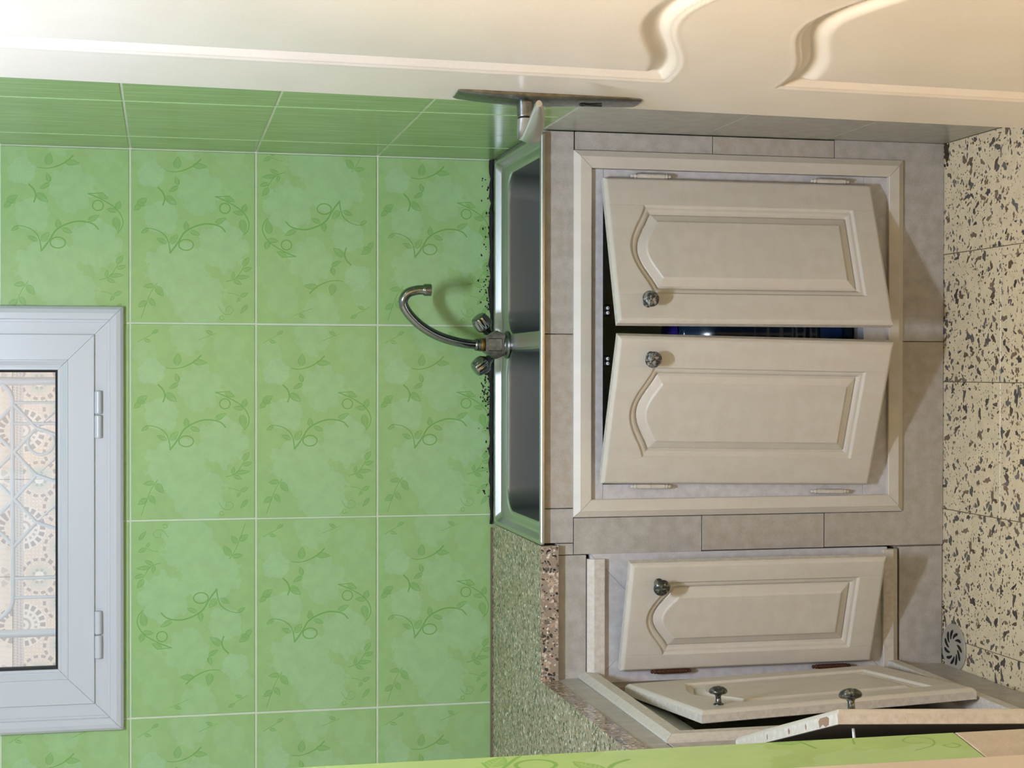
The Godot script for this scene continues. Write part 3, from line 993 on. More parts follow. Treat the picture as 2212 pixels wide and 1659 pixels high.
func build_cabinets() -> void:
	var prof := [[0.0, -0.001], [0.0, 0.004], [0.010, 0.0102], [0.0115, 0.0112], [0.0315, 0.0112], [0.033, 0.0102], [0.033, -0.03]]
	var s1 := DoorShape.new()
	s1.w = 0.291; s1.h = 0.5375; s1.sl = 0.0555; s1.sr = 0.0575; s1.br = 0.049; s1.ac = 0.4655; s1.ar = 0.0345
	var m1 := door_meshes(s1)
	# under the sink
	var sc := base("sink_cabinet")
	tag(sc, "cream double door cabinet under the sink, both doors ajar", "cabinet")
	moulding(sc, to(0, 0, 0.43), Rect2(-0.7205, 0.0895, 0.684, 0.664), prof, "brtl", M.paint)
	var ip := [[0.0, 0.0], [0.03, 0.0], [0.03, -0.03]]
	for q in [[-0.69, -0.07, 0.696, 0.722], [-0.69, -0.07, 0.12, 0.1705], [-0.69, -0.66, 0.171, 0.6955], [-0.10, -0.07, 0.171, 0.6955]]:
		obj("inner_frame", mb().box(V((q[0] + q[1]) * 0.5, (q[2] + q[3]) * 0.5, 0.4175), V(q[1] - q[0], q[3] - q[2], 0.028), 0.0008), M.jamb, sc)
	var c20 := deg_to_rad(20)
	var d1 := hang_door(sc, Transform3D(Basis(Vector3.UP, c20), V(-0.0855, 0.164, 0.4525)) * to(-s1.w, 0, 0), m1, M.paint, M.paint_old)
	knob(d1, V(s1.w - 0.2546, 0.4794, 0), M.knob)
	hinge(d1, s1.w + 0.005, 0.4436, M.paint_old, -1)
	hinge(d1, s1.w + 0.0055, 0.084, M.paint_old, -1)
	var d2 := hang_door(sc, Transform3D(Basis(Vector3.BACK, -0.018) * Basis(Vector3.UP, -c20), V(-0.669, 0.168, 0.4525)), m1, M.paint, M.paint_old)
	knob(d2, V(0.256, 0.4744, 0), M.knob)
	hinge(d2, -0.0055, 0.4385, M.paint_old, 1)
	hinge(d2, -0.0145, 0.0765, M.paint_old, 1)
	for xx in [-0.334, -0.429]:       # roller catches below the top rail
		var rc := base("roller_catch", to(xx, 0.6925, 0.424), sc)
		obj("bracket", mb().box(V(0, 0.001, 0), V(0.021, 0.003, 0.012), 0.0006).box(V(-0.0095, -0.006, 0), V(0.0016, 0.014, 0.012), 0.0004).box(V(0.0095, -0.006, 0), V(0.0016, 0.014, 0.012), 0.0004), M.chrome, rc)
		for sx in [-1, 1]:
			obj("roller", mb().at(to(sx * 0.0045, -0.007, 0, Basis(Vector3.RIGHT, PI / 2))).lathe([[0.001, -0.005], [0.0034, -0.0048], [0.0034, 0.0048], [0.001, 0.005]], 12), M.white_plastic, rc)
	# the single door left of it
	var cc := base("corner_cabinet")
	tag(cc, "narrow cream cabinet with a single door beside the sink cabinet, in the corner", "cabinet")
	moulding(cc, to(0, 0, 0.43), Rect2(-1.034, 0.0955, 0.235, 0.631), prof, "t", M.paint_old)
	moulding(cc, to(0, 0, 0.43, Basis(Vector3.BACK, 0.006)), Rect2(-1.0335, 0.1045, 0.24, 0.631), prof, "b", M.paint_old)
	moulding(cc, to(0, 0, 0.4315), Rect2(-1.04, 0.12, 0.25, 0.6), [[0.0, -0.03], [0.0, 0.0], [0.078, 0.0], [0.078, -0.03]], "brtl", M.jamb, "inner_frame")
	var s3 := DoorShape.new()
	s3.w = 0.2205; s3.h = 0.5055; s3.sl = 0.034; s3.sr = 0.0375; s3.br = 0.052; s3.ac = 0.427; s3.ar = 0.039
	var m3 := door_meshes(s3)
	var d3 := hang_door(cc, Transform3D(Basis(Vector3.UP, -deg_to_rad(18)), V(-1.0105, 0.1615, 0.4525)), m3, M.paint, M.paint_old)
	knob(d3, V(0.1833, 0.4505, 0), M.knob_dark, 1.02)
	hinge(d3, -0.0042, 0.405, M.rust, 1)
	hinge(d3, -0.0078, 0.0805, M.rust, 1)
	# side run: a far cabinet whose door hangs askew, a near one standing open
	var sf := base("side_cabinet")
	tag(sf, "cream side cabinet whose loose single door hangs askew, under the granite corner", "cabinet")
	var side := Transform3D(Basis(Vector3.UP, PI / 2), V(-1.0215, 0, 0))       # local x = -z
	moulding(sf, side, Rect2(-0.957, 0.09, 0.53, 0.652), prof, "btl", M.paint_old)
	moulding(sf, side * to(0, 0, -0.018), Rect2(-0.935, 0.115, 0.495, 0.6), [[0.0, -0.02], [0.0, 0.0], [0.072, 0.0], [0.072, -0.02]], "brtl", M.jamb, "inner_frame")
	var s4 := DoorShape.new()
	s4.w = 0.327; s4.h = 0.52; s4.sl = 0.05; s4.sr = 0.05; s4.br = 0.055; s4.ac = 0.425; s4.ar = 0.035
	var m4 := door_meshes(s4)
	var ba := V(0.0523, -0.099, 0.9937).normalized()
	var bb := V(-0.0115, 0.9949, 0.0997)
	bb = (bb - ba * bb.dot(ba)).normalized()
	var bn := bb.cross(ba)
	var d4 := hang_door(sf, Transform3D(Basis(-ba, bb, bn), V(-1.0162, 0.6802, 0.5239)) * to(-s4.w, -s4.h, 0), m4, M.paint, M.paint_old)
	knob(d4, V(s4.w - 0.2826, s4.h - 0.0516, 0), M.knob_dark)
	var sn := base("side_cabinet")
	tag(sn, "cream side cabinet nearest the doorway wall, its door swung wide open", "cabinet")
	moulding(sn, side, Rect2(-1.86, 0.09, 0.83, 0.652), prof, "brtl", M.paint_old)
	moulding(sn, side * to(0, 0, -0.018), Rect2(-1.83, 0.115, 0.77, 0.6), [[0.0, -0.03], [0.0, 0.0], [0.03, 0.0], [0.03, -0.03]], "brtl", M.jamb, "inner_frame")
	var s5 := DoorShape.new()
	s5.w = 0.384; s5.h = 0.535; s5.sl = 0.055; s5.sr = 0.055; s5.br = 0.05; s5.ac = 0.44; s5.ar = 0.035
	var m5 := door_meshes(s5)
	var oa := V(0.3088, 0.002, 0.951).normalized()
	var ob := V(0.0412, 0.999, -0.0134)
	ob = (ob - oa * ob.dot(oa)).normalized()
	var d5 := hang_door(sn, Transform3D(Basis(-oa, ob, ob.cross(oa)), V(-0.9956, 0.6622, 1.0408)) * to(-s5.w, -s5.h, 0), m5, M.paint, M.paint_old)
	d5.set_meta("label", "door swung wide open, its top edge chipped to bare wood")
	knob(d5, V(0.045, s5.h - 0.04, 0), M.knob_dark)
	obj("knob_screw", mb().tube([V(0.045, s5.h - 0.04, -0.02), V(0.045, s5.h - 0.04, -0.034)], 0.0022, 8), M.white_plastic, d5)
	var ch := mb()
	ch.prism([Vector2(0.028, -0.003), Vector2(0.034, -0.0005), Vector2(0.056, -0.0005), Vector2(0.062, -0.004), Vector2(0.06, -0.0125), Vector2(0.05, -0.009), Vector2(0.04, -0.013), Vector2(0.03, -0.0115)], 0.0, 0.0005)
	var cho := obj("bare_patch", ch, M.bare_wood, d5)
	for q in [[0.105, 0.004], [0.165, 0.006], [0.25, 0.003]]:
		var c2 := obj("bare_patch", mb().prism([Vector2(q[0], -0.006), Vector2(q[0] + q[1] * 0.5, -0.0025), Vector2(q[0] + q[1], -0.005), Vector2(q[0] + q[1] * 0.8, -0.0105), Vector2(q[0] + q[1] * 0.2, -0.0095)], 0.0, 0.0004), M.bare_wood, d5)
		c2.transform = Transform3D(Basis(Vector3.RIGHT, -PI / 2), V(0.0, s5.h, -0.0065)) * Transform3D(Basis.from_scale(V(1, -1, 1)), Vector3.ZERO)
	cho.transform = Transform3D(Basis(Vector3.RIGHT, -PI / 2), V(0.0, s5.h, -0.0065)) * Transform3D(Basis.from_scale(V(1, -1, 1)), Vector3.ZERO)
	var d6 := hang_door(sn, side * to(-1.815, 0.13, 0.002), m5, M.paint, M.paint_old)
	knob(d6, V(0.345, 0.47, 0), M.knob)

# ------------------------------------------------------------------ sink and tap
func rr_loop(cx: float, cz: float, hx: float, hz: float, r: float, y: float, per := 10) -> PackedVector3Array:   # a rounded rectangle seen from above
	var o := PackedVector3Array()
	r = minf(r, minf(hx, hz) - 0.0005)
	var cs := [Vector2(1, 1), Vector2(-1, 1), Vector2(-1, -1), Vector2(1, -1)]
	for k in 4:
		for q in per:
			var a := PI / 2 * (k + q / float(per - 1))
			o.append(V(cx + cs[k].x * (hx - r) + r * cos(a), y, cz + cs[k].y * (hz - r) + r * sin(a)))
	return o

func build_sink() -> void:
	var sk := base("sink")
	tag(sk, "stainless steel double bowl sink set against the green wall, faucet at its back", "sink")
	var cx := -0.3885
	var cz := 0.2365
	var hx := 0.3825
	var hz := 0.2085
	var y := 0.818
	var rim := []
	rim.append(rr_loop(cx, cz, hx, hz, 0.006, y - 0.006))
	rim.append(rr_loop(cx, cz, hx, hz, 0.006, y - 0.002))
	rim.append(rr_loop(cx, cz, hx - 0.0015, hz - 0.0015, 0.006, y + 0.0012))
	rim.append(rr_loop(cx, cz, hx - 0.005, hz - 0.005, 0.007, y + 0.002))
	rim.append(rr_loop(cx, cz, hx - 0.008, hz - 0.008, 0.01, y + 0.0016))
	rim.append(rr_loop(cx, cz, hx - 0.010, hz - 0.010, 0.01, y + 0.0004))
	rim.append(rr_loop(cx, cz, hx - 0.0155, hz - 0.0155, 0.014, y - 0.0100))
	rim.append(rr_loop(cx, cz, hx - 0.0175, hz - 0.0175, 0.016, y - 0.0118))
	rim.append(rr_loop(cx, cz, hx - 0.021, hz - 0.021, 0.018, y - 0.0124))
	obj("rim", mb().grid(rim, true, true), M.steel, sk)
	# the deck, a half round each bowl
	var dx := hx - 0.0205
	var dz := hz - 0.0205
	for s in [-1.0, 1.0]:
		var bx: float = cx + s * dx * 0.5
		var half := dx * 0.5
		var yd := y - 0.0124
		var bz := cz + 0.012
		var bw := half - 0.018
		var bh := dz - 0.03
		var rows := []
		var outer := rr_loop(bx, cz, half + 0.0002, dz + 0.0002, 0.0006, yd)
		rows.append(outer)
		rows.append(rr_loop(bx, bz, bw + 0.009, bh + 0.009, 0.058, yd))
		rows.append(rr_loop(bx, bz, bw + 0.004, bh + 0.004, 0.054, yd - 0.0008))
		rows.append(rr_loop(bx, bz, bw + 0.0015, bh + 0.0015, 0.052, yd - 0.003))
		obj("deck", mb().grid(rows, true, true), M.steel, sk)
		var bowl := []
		bowl.append(rr_loop(bx, bz, bw + 0.0015, bh + 0.0015, 0.052, yd - 0.003))
		bowl.append(rr_loop(bx, bz, bw, bh, 0.05, yd - 0.009))
		bowl.append(rr_loop(bx, bz, bw - 0.004, bh - 0.004, 0.05, yd - 0.10))
		for k in 6:
			var a := PI / 2 * (k + 1) / 6.0
			bowl.append(rr_loop(bx, bz, bw - 0.004 - 0.03 * (1 - cos(a)), bh - 0.004 - 0.03 * (1 - cos(a)), 0.05, yd - 0.10 - 0.03 * sin(a)))
		bowl.append(rr_loop(bx, bz, 0.042, 0.042, 0.0418, yd - 0.134))
		bowl.append(rr_loop(bx, bz, 0.038, 0.038, 0.0378, yd - 0.138))
		obj("bowl", mb().grid(bowl, true, true), M.bowl, sk)
		obj("strainer", mb().at(to(bx, yd - 0.139, bz)).lathe([[0.039, 0.0], [0.039, 0.001], [0.012, 0.0018], [0.01, 0.006], [0.0001, 0.0065]], 24), M.chrome, sk)
	# dark, crumbling seal along the wall
	var r := RandomNumberGenerator.new()
	r.seed = 12
	var path := []
	var rad := []
	for k in 60:
		path.append(V(-0.772 + 0.77 * k / 59.0, 0.8205 + r.randf_range(-0.0012, 0.0012), 0.006 + r.randf_range(-0.002, 0.002)))
		rad.append(0.0045 + r.randf_range(-0.0015, 0.0022))
	obj("sealant", mb().tube(path, rad, 8), M.black, sk)
	var gum := mb()
	gum.box(V(-0.388, 0.8125, 0.0225), V(0.77, 0.012, 0.019), 0.002)
	obj("ledge", gum, M.steel, sk)

func build_faucet() -> void:
	var f := base("faucet", to(-0.394, 0.8058, 0.1))
	tag(f, "chrome two handle faucet with swan neck spout in front of the tiled wall", "faucet")
	obj("base", mb().lathe([[0.0285, 0.0], [0.029, 0.002], [0.0275, 0.0055], [0.0235, 0.008], [0.022, 0.011]], 32), M.chrome_dull, f)
	var bd := mb()
	bd.prism([Vector2(-0.021, 0.009), Vector2(0.021, 0.009), Vector2(0.029, 0.026), Vector2(0.0155, 0.05), Vector2(-0.0155, 0.05), Vector2(-0.029, 0.026)], -0.014, 0.018)
	bd.box(V(0, 0.03, 0.0185), V(0.026, 0.03, 0.003), 0.0014)
	obj("body", bd, M.chrome_dull, f)
	obj("nut", mb().at(to(0, 0.05, 0)).lathe([[0.0115, 0.0], [0.0135, 0.002], [0.0135, 0.0105], [0.0115, 0.013], [0.0105, 0.016], [0.0098, 0.019]], 6), M.chrome_dull, f)
	obj("washer", mb().at(to(0, 0.0505, 0)).lathe([[0.0125, 0.0], [0.0138, 0.001], [0.0138, 0.006], [0.0125, 0.007]], 20), M.brass, f)
	obj("nut_collar", mb().at(to(0, 0.0625, 0)).lathe([[0.0125, 0.0], [0.013, 0.002], [0.0125, 0.006], [0.0098, 0.008]], 20), M.chrome_dull, f)
	var cv := Curve3D.new()
	var pts := [V(0.0, 0.055, 0.0), V(0.003, 0.094, 0.004), V(0.0154, 0.142, 0.01), V(0.035, 0.1805, 0.017), V(0.0602, 0.209, 0.024), V(0.0835, 0.2225, 0.03), V(0.1015, 0.2145, 0.034), V(0.1085, 0.1955, 0.036), V(0.109, 0.182, 0.037)]
	for k in pts.size():
		var d: Vector3 = (pts[mini(k + 1, pts.size() - 1)] - pts[maxi(k - 1, 0)]) / 6.0
		cv.add_point(pts[k], -d, d)
	var path := []
	for k in 49:
		path.append(cv.sample_baked(cv.get_baked_length() * k / 48.0, true))
	obj("spout", mb().tube(path, 0.0098, 20), M.chrome, f)
	obj("aerator", mb().at(to(0.1092, 0.1665, 0.037)).lathe([[0.0095, 0.0], [0.0118, 0.0], [0.0125, 0.001], [0.0125, 0.013], [0.0118, 0.015], [0.0098, 0.0165], [0.0098, 0.02]], 24), M.chrome, f)
	for s in [-1.0, 1.0]:
		var h := mb()
		var rows := []
		for p in [[0.008, -0.018], [0.0095, -0.012], [0.0145, -0.006], [0.0185, -0.002], [0.0195, 0.004], [0.0185, 0.013], [0.0165, 0.021], [0.0145, 0.0235], [0.011, 0.025], [0.0001, 0.0256]]:
			var row := PackedVector3Array()
			for q in 48:
				var a := TAU * q / 48.0
				var flute := 1.0 - (0.11 * pow(0.5 + 0.5 * cos(a * 8.0), 2.0) if p[1] > -0.004 and p[1] < 0.0225 else 0.0)
				row.append(V(p[0] * flute * cos(a), p[1], p[0] * flute * sin(a)))
			rows.append(row)
		h.at(Transform3D(Basis(Vector3.BACK, -s * deg_to_rad(52 if s > 0 else 36)) * Basis(Vector3.RIGHT, deg_to_rad(12 if s > 0 else 6)), V(s * 0.0385, 0.051, 0.004)))
		h.grid(rows, true)
		obj("handle", h, M.chrome, f)

# ------------------------------------------------------------------ window, grille and the yard wall
func build_window() -> void:
	var w := base("window_1")
	tag(w, "white aluminium window sash with two hinges and dark rubber seal over the sink", "window", "", "structure")
	var outer := Rect2(-1.1708, 1.577, 0.8515, 0.86)
	moulding(w, to(0, 0, 0), outer, [[0.0, -0.001], [0.0, 0.012], [0.0015, 0.0145], [0.006, 0.019], [0.014, 0.0215], [0.0255, 0.0215], [0.027, 0.02], [0.0275, 0.017], [0.032, 0.017], [0.0325, 0.0155], [0.06, 0.0155], [0.06, -0.06]], "brtl", M.aluminium, "window_frame")
	var sash := base("sash", Transform3D.IDENTITY, w)
	moulding(sash, to(0, 0, 0), outer.grow(-0.0565), [[0.0, -0.01], [0.0, 0.02], [0.0012, 0.0215], [0.0505, 0.0215], [0.051, 0.0205], [0.0515, 0.0215], [0.0535, 0.0215], [0.0625, 0.0165], [0.0645, 0.0165], [0.0645, -0.01]], "brtl", M.aluminium, "sash_profile")
	moulding(sash, to(0, 0, 0), outer.grow(-0.1205), [[0.0, 0.0], [0.0, 0.0155], [0.0012, 0.0165], [0.0062, 0.0165], [0.0068, 0.0158], [0.0068, 0.0]], "brtl", M.aluminium, "glazing_bead")
	moulding(w, to(0, 0, 0), outer.grow(-0.1265), [[0.0, -0.004], [0.0, 0.0125], [0.0058, 0.010], [0.0058, -0.004]], "brtl", M.gasket, "gasket")
	var g := outer.grow(-0.128)
	obj("pane", mb().box(V(g.get_center().x, g.get_center().y, 0.0), V(g.size.x, g.size.y, 0.004)), M.glass, w)
	for xx in [-0.5358, -0.9763]:
		var h := base("hinge", to(xx, 1.6262, 0.0215), w)
		for s in [-1, 1]:
			obj("knuckle", mb().at(to(s * 0.0243, 0, 0, Basis(Vector3.BACK, PI / 2))).lathe([[0.004, -0.0233], [0.0066, -0.0225], [0.007, -0.021], [0.007, 0.021], [0.0066, 0.0225], [0.004, 0.0233]], 16), M.aluminium, h)
	# lining of the opening
	# ornamental bars outside
	var gr := base("window_grille")
	tag(gr, "white painted iron window grille of bars and diamonds outside the pane", "grille")
	var z := -0.1
	var bar := func(pts: Array, r: float) -> void:
		var q := []
		for p in pts:
			q.append(V(p[0], p[1], z))
		obj("bar", mb().tube(q, r, 8), M.bars, gr)
	for xx in [-0.988, -0.47]:
		bar.call([[xx, 1.62], [xx, 2.4]], 0.0085)
	for xx in [-0.5568, -0.514, -0.8745, -0.9142]:
		bar.call([[xx, 1.62], [xx, 1.8]], 0.0035)
		bar.call([[xx, 2.1], [xx, 2.4]], 0.0035)
	# long rounded loop
	var loop := []
	for k in 33:
		var a := TAU * k / 32.0
		var sx: float = signf(cos(a))
		loop.append([-0.714 + sx * 0.2 + 0.045 * cos(a), 1.9505 + signf(sin(a)) * 0.105 + 0.045 * sin(a)])
	bar.call(loop, 0.005)
	for k in 3:
		var x0 := -0.8084 + 0.0968 * k
		bar.call([[x0, 1.7984], [x0 + 0.0484, 1.7536], [x0 + 0.0968, 1.7984]], 0.0045)
		bar.call([[x0, 1.7984], [x0 + 0.0484, 1.8432], [x0 + 0.0968, 1.7984]], 0.0045)
		bar.call([[x0 - 0.0484 + 0.0484, 1.62], [x0 + 0.0484, 1.7536], [x0 + 0.098, 1.70]], 0.0045)
	bar.call([[-1.15, 1.655], [-0.34, 1.655]], 0.008)
	bar.call([[-1.15, 2.36], [-0.34, 2.36]], 0.008)
	var ring_pts := []
	for k in 25:
		ring_pts.append([-0.595 + 0.026 * cos(TAU * k / 24.0), 1.745 + 0.026 * sin(TAU * k / 24.0)])
	bar.call(ring_pts, 0.0035)
	# wall of the yard, tiled
	var yw := base("wall_yard")
	tag(yw, "yard wall of printed mosaic tiles with rosettes seen through the window", "wall", "", "structure")
	obj("backing", mb().box(V(-0.9, 1.4, -1.585), V(5.0, 2.8, 0.15)), M.plaster, yw)
	for a in 7:
		for b in 4:
			var t := obj("tile", tile_mesh(0.2817, 0.2817, 0, 1, 0, 1, false, false), M.yard, yw)
			t.position = V(-0.4809 - 0.2827 * (a - 1) - 0.2827, 1.925 + 0.0 - 0.2827 * (b - 1) , -1.5)
	tag(obj("yard_ground", mb().box(V(-0.9, -0.06, -0.85), V(5.0, 0.12, 1.4)), M.plaster), "plain paving of the yard behind the window", "ground", "", "structure")

# ------------------------------------------------------------------ the open door
func build_big_door() -> void:
	var ph := deg_to_rad(4.8)
	var a := V(sin(ph), 0, cos(ph))
	var b := V(0.0109, 1, 0)
	b = (b - a * b.dot(a)).normalized()
	var d := base("door_1", Transform3D(Basis(a, b, a.cross(b)), V(-0.1131, 0.006, 1.28)))
	tag(d, "cream painted panelled door standing open with a worn steel lever handle", "door", "", "structure")
	var w := 0.78
	var h := 2.04
	var lo := func(u: float) -> float:       # top of the lower panel
		var t := clampf((u - 0.13) / 0.52, 0, 1)
		return 0.752 + 0.066 * pow(sin(PI * t), 3.0)
	var hi := func(u: float) -> float:       # foot of the upper panel
		var t := clampf((u - 0.13) / 0.52, 0, 1)
		return 0.882 + 0.066 * pow(sin(PI * t), 3.0)
	var inside := func(u: float, v: float) -> float:
		var s := minf(u - 0.13, 0.65 - u)
		var g := 0.0
		if v < 0.85:
			g = (lo.call(u + 0.001) - lo.call(u - 0.001)) / 0.002
			return minf(s, minf(v - 0.2, (lo.call(u) - v) / sqrt(1 + g * g)))
		g = (hi.call(u + 0.001) - hi.call(u - 0.001)) / 0.002
		return minf(s, minf(1.9 - v, (v - hi.call(u)) / sqrt(1 + g * g)))
	var prof := func(e: float) -> float:
		if e <= 0:
			return 0.0
		var k := [[0.0, 0.0], [0.0025, 0.0004], [0.0065, 0.0], [0.0095, -0.0018], [0.012, -0.0012], [0.016, -0.0045], [0.023, -0.0095], [0.025, -0.0095], [0.046, -0.0015], [1.0, -0.0015]]
		for q in k.size() - 1:
			if e < k[q + 1][0]:
				return lerpf(k[q][1], k[q + 1][1], smoothstep(0.0, 1.0, (e - k[q][0]) / (k[q + 1][0] - k[q][0])))
		return -0.0015
	var us := steps(0, 0.004, 0.001) + steps(0.004, 0.126, 0.03) + steps(0.126, 0.192, 0.002) + steps(0.192, 0.588, 0.005) + steps(0.588, 0.654, 0.0025) + steps(0.654, w, 0.03) + [w]
	var vs := steps(0, 0.196, 0.05) + steps(0.196, 0.262, 0.003) + steps(0.262, 0.67, 0.06) + steps(0.67, 1.02, 0.0025) + steps(1.02, 1.838, 0.08) + steps(1.838, 1.904, 0.003) + steps(1.904, h, 0.04) + [h]
	var fr := mb()
	var pn := [mb(), mb()]
	var pts := []
	for v in vs:
		var row := PackedVector3Array()
		for u in us:
			var y: float = prof.call(inside.call(u, v))
			if u < 0.004:
				y -= 0.002 * pow(1.0 - u / 0.004, 2.0)
			row.append(V(u, v, y))
		pts.append(row)
	var ids := {}
	for r in vs.size() - 1:
		for c in us.size() - 1:
			var u: float = (us[c] + us[c + 1]) * 0.5
			var v: float = (vs[r] + vs[r + 1]) * 0.5
			var k := 0
			if inside.call(u, v) > 0:
				k = 1 if v < 0.85 else 2
			var m: MB = fr if k == 0 else pn[k - 1]
			var id := []
			for q in [[r, c], [r, c + 1], [r + 1, c + 1], [r + 1, c]]:
				var kk := [k, q[0] * us.size() + q[1]]
				if not ids.has(kk):
					var du: Vector3 = pts[q[0]][mini(q[1] + 1, us.size() - 1)] - pts[q[0]][maxi(q[1] - 1, 0)]
					var dv: Vector3 = pts[mini(q[0] + 1, vs.size() - 1)][q[1]] - pts[maxi(q[0] - 1, 0)][q[1]]
					ids[kk] = m.put(pts[q[0]][q[1]], du.cross(dv).normalized())
				id.append(ids[kk])
			m.i.append_array([id[0], id[2], id[1], id[0], id[3], id[2]])
	fr.poly([V(0, 0, -0.002), V(0, h, -0.002), V(0, h, -0.036), V(0, 0, -0.036)], V(-1, 0, 0))
	fr.poly([V(w, 0, 0), V(w, h, 0), V(w, h, -0.036), V(w, 0, -0.036)], V(1, 0, 0))
	fr.poly([V(0, h, 0), V(w, h, 0), V(w, h, -0.036), V(0, h, -0.036)], V(0, 1, 0))
	fr.poly([V(0, 0, 0), V(w, 0, 0), V(w, 0, -0.036), V(0, 0, -0.036)], V(0, -1, 0))
	fr.poly([V(0, 0, -0.036), V(w, 0, -0.036), V(w, h, -0.036), V(0, h, -0.036)], V(0, 0, -1))
	obj("frame", fr, M.door, d)
	obj("panel", pn[0], M.door, d)
	obj("panel", pn[1], M.door, d)
	# lever handle: ridged back plate, neck, blade
	var hd := base("handle", to(0, 0, 0), d)
	var pl := mb()
	var y0 := 0.893
	var y1 := 1.135
	var ym := 1.045
	var xa := 0.017
	var xb := 0.058
	var rows := []
	for q in [[y0, 0.6, 0.0015], [y0 + 0.004, 0.85, 0.0035], [y0 + 0.02, 1.0, 0.0042], [ym - 0.06, 1.0, 0.0062], [ym - 0.018, 1.0, 0.0085], [ym + 0.018, 1.0, 0.0085], [ym + 0.06, 1.0, 0.006], [y1 - 0.004, 0.97, 0.0038], [y1, 0.88, 0.002]]:
		var c := (xa + xb) * 0.5
		var hw: float = (xb - xa) * 0.5 * q[1]
		rows.append(PackedVector3Array([V(c - hw, q[0], 0), V(c - hw, q[0], q[2] * 0.6), V(c - hw * 0.75, q[0], q[2]), V(c, q[0], q[2] * 1.15), V(c + hw * 0.75, q[0], q[2]), V(c + hw, q[0], q[2] * 0.6), V(c + hw, q[0], 0)]))
	pl.grid(rows, false, false)
	obj("plate", pl, M.chrome_dull, hd)
	obj("keyhole", mb().at(to(0.0375, 0.96, 0.0068)).prism([Vector2(-0.002, -0.016), Vector2(0.002, -0.016), Vector2(0.002, 0.004), Vector2(0.0042, 0.008), Vector2(0.003, 0.013), Vector2(-0.003, 0.013), Vector2(-0.0042, 0.008), Vector2(-0.002, 0.004)], 0, 0.0012), M.black, hd)
	obj("neck", mb().at(Transform3D(Basis(Vector3.RIGHT, PI / 2), V(0.0375, ym, 0.006))).lathe([[0.0115, 0.0], [0.0108, 0.004], [0.0105, 0.02], [0.0098, 0.0225], [0.0001, 0.0226]], 24), M.chrome_dull, hd)
	obj("collar", mb().at(Transform3D(Basis(Vector3.RIGHT, PI / 2), V(0.0375, ym, 0.0275))).lathe([[0.0092, 0.0], [0.0092, 0.003], [0.0001, 0.0031]], 20), M.black, hd)
	var lv := []
	for q in [[0.0, 0.030, 0.0, 0.0102, 0.0102], [0.003, 0.045, 0.0, 0.0100, 0.0115], [0.012, 0.059, 0.0, 0.008, 0.0125], [0.03, 0.061, 0.0, 0.0068, 0.0125], [0.055, 0.054, 0.001, 0.0066, 0.0115], [0.08, 0.045, 0.003, 0.0062, 0.009], [0.1, 0.038, 0.006, 0.006, 0.0055], [0.105, 0.036, 0.007, 0.004, 0.0035]]:
		var row := PackedVector3Array()
		for s in 16:
			var an := TAU * s / 16.0
			# section across the lever: first across the neck, then across the blade
			var t: float = smoothstep(0.0, 0.03, q[0])
			var across := V(cos(an) * q[3] * (1.0 - t), sin(an) * q[4], cos(an) * q[3] * t)
			row.append(V(0.0375 + q[0], ym + q[2], q[1]) + across)
		lv.append(row)
	var lm := mb().grid(lv, true, true)
	lm.poly(Array(lv[-1]), V(1, 0, 0))
	obj("lever", lm, M.satin, hd)

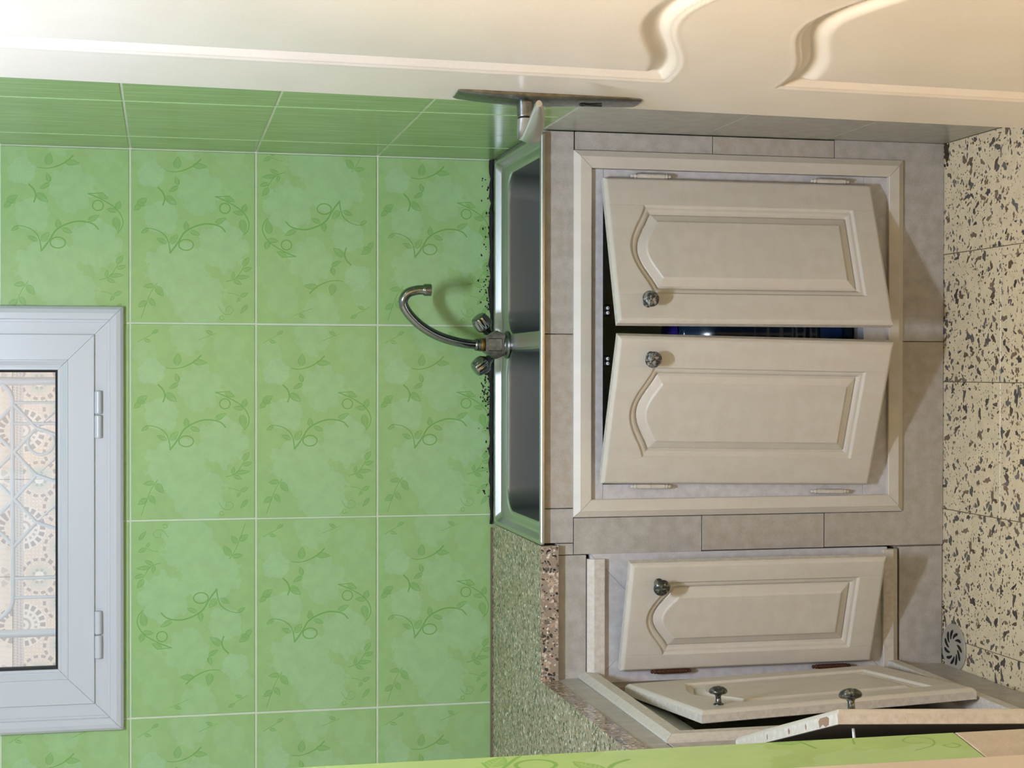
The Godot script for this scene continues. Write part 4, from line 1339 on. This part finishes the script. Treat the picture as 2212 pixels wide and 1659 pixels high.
# ------------------------------------------------------------------ small things and lamps
func build_small() -> void:
	var dr := base("floor_drain", to(-0.9835, 0.0015, 0.478))
	tag(dr, "round metal floor drain with curved slots by the corner cabinet foot", "drain")
	obj("plate", mb().lathe([[0.046, -0.001], [0.046, 0.001], [0.0445, 0.0022], [0.037, 0.0022], [0.0355, 0.0016], [0.0001, 0.0016]], 40), M.drain, dr)
	for k in 11:
		var an := TAU * k / 11.0
		var q := []
		for s in 7:
			var t := s / 6.0
			var rr := lerpf(0.017, 0.0335, t)
			var aa := an + 0.55 * t
			q.append(V(rr * cos(aa), 0.0013, rr * sin(aa)))
		var sl := obj("slot", mb().tube(q, [0.0012, 0.002, 0.0026, 0.003, 0.0032, 0.003, 0.0016], 8), M.black, dr)
	var r := RandomNumberGenerator.new()
	r.seed = 17
	var gm := mb()
	for k in 120:
		var q := Vector2(-absf(r.randfn()) * 0.016 - 0.002, 0.432 + absf(r.randfn()) * 0.008) if k < 70 else Vector2(r.randf_range(-1.02, -0.9), 0.432 + absf(r.randfn()) * 0.005)
		var w := r.randf_range(0.001, 0.0042) if k < 70 else r.randf_range(0.0006, 0.0022)
		gm.at(to(q.x, 0.0006, q.y, Basis(Vector3.UP, r.randf() * TAU) * Basis.from_scale(V(w * r.randf_range(0.8, 2.0), 0.0008, w))))
		gm.lathe([[0.01, -1.0], [0.7, -0.6], [1.0, 0.0], [0.7, 0.6], [0.01, 1.0]], 7)
	var gs := obj("dirt_specks", gm, M.grime, get_node("floor"))
	gs.set_meta("kind", "stuff")
	var bt := base("water_bottle", to(-0.372, 0.131, 0.24))
	tag(bt, "ribbed blue plastic water bottle standing inside the sink cabinet", "bottle")
	var pr := [[0.0001, 0.0], [0.06, 0.001], [0.068, 0.008]]
	for k in 9:
		pr.append_array([[0.07, 0.02 + 0.028 * k], [0.07, 0.034 + 0.028 * k], [0.0655, 0.040 + 0.028 * k]])
	pr.append_array([[0.07, 0.275], [0.06, 0.30], [0.04, 0.325], [0.02, 0.345], [0.0165, 0.352], [0.0165, 0.362], [0.0001, 0.3625]])
	obj("body", mb().lathe(pr, 36), M.plastic, bt)
	obj("cap", mb().at(to(0, 0.36, 0)).lathe([[0.019, 0.0], [0.019, 0.022], [0.017, 0.0245], [0.0001, 0.025]], 24), M.cap, bt)
	obj("label_band", mb().lathe([[0.0705, 0.03], [0.0712, 0.031], [0.0712, 0.075], [0.0705, 0.076]], 36), M.print_blue, bt)
	# the tube over the doorway
	var tl := base("tube_lamp", to(-0.55, 2.36, 1.96))
	tag(tl, "short white fluorescent tube lamp fixed over the doorway inside the kitchen", "lamp")
	obj("housing", mb().box(V(0, 0.012, 0.014), V(0.46, 0.05, 0.045), 0.006), M.white_plastic, tl)
	obj("tube", mb().tube([V(-0.17, -0.026, -0.022), V(0.17, -0.026, -0.022)], 0.014, 16), M.tube, tl)
	for s in [-1, 1]:
		obj("socket", mb().box(V(s * 0.185, -0.016, -0.012), V(0.03, 0.05, 0.045), 0.004), M.white_plastic, tl)
	var hl := base("hall_lamp", to(-0.76, 2.56, 2.44))
	tag(hl, "warm round glass ceiling lamp in the hall behind the doorway", "lamp")
	obj("globe", mb().lathe([[0.0001, -0.1], [0.05, -0.087], [0.087, -0.05], [0.1, 0.0], [0.087, 0.05], [0.05, 0.087], [0.0001, 0.1]], 24), M.bulb, hl)
	obj("stem", mb().tube([V(0, 0.09, 0), V(0, 0.139, 0)], 0.03, 14), M.white_plastic, hl)
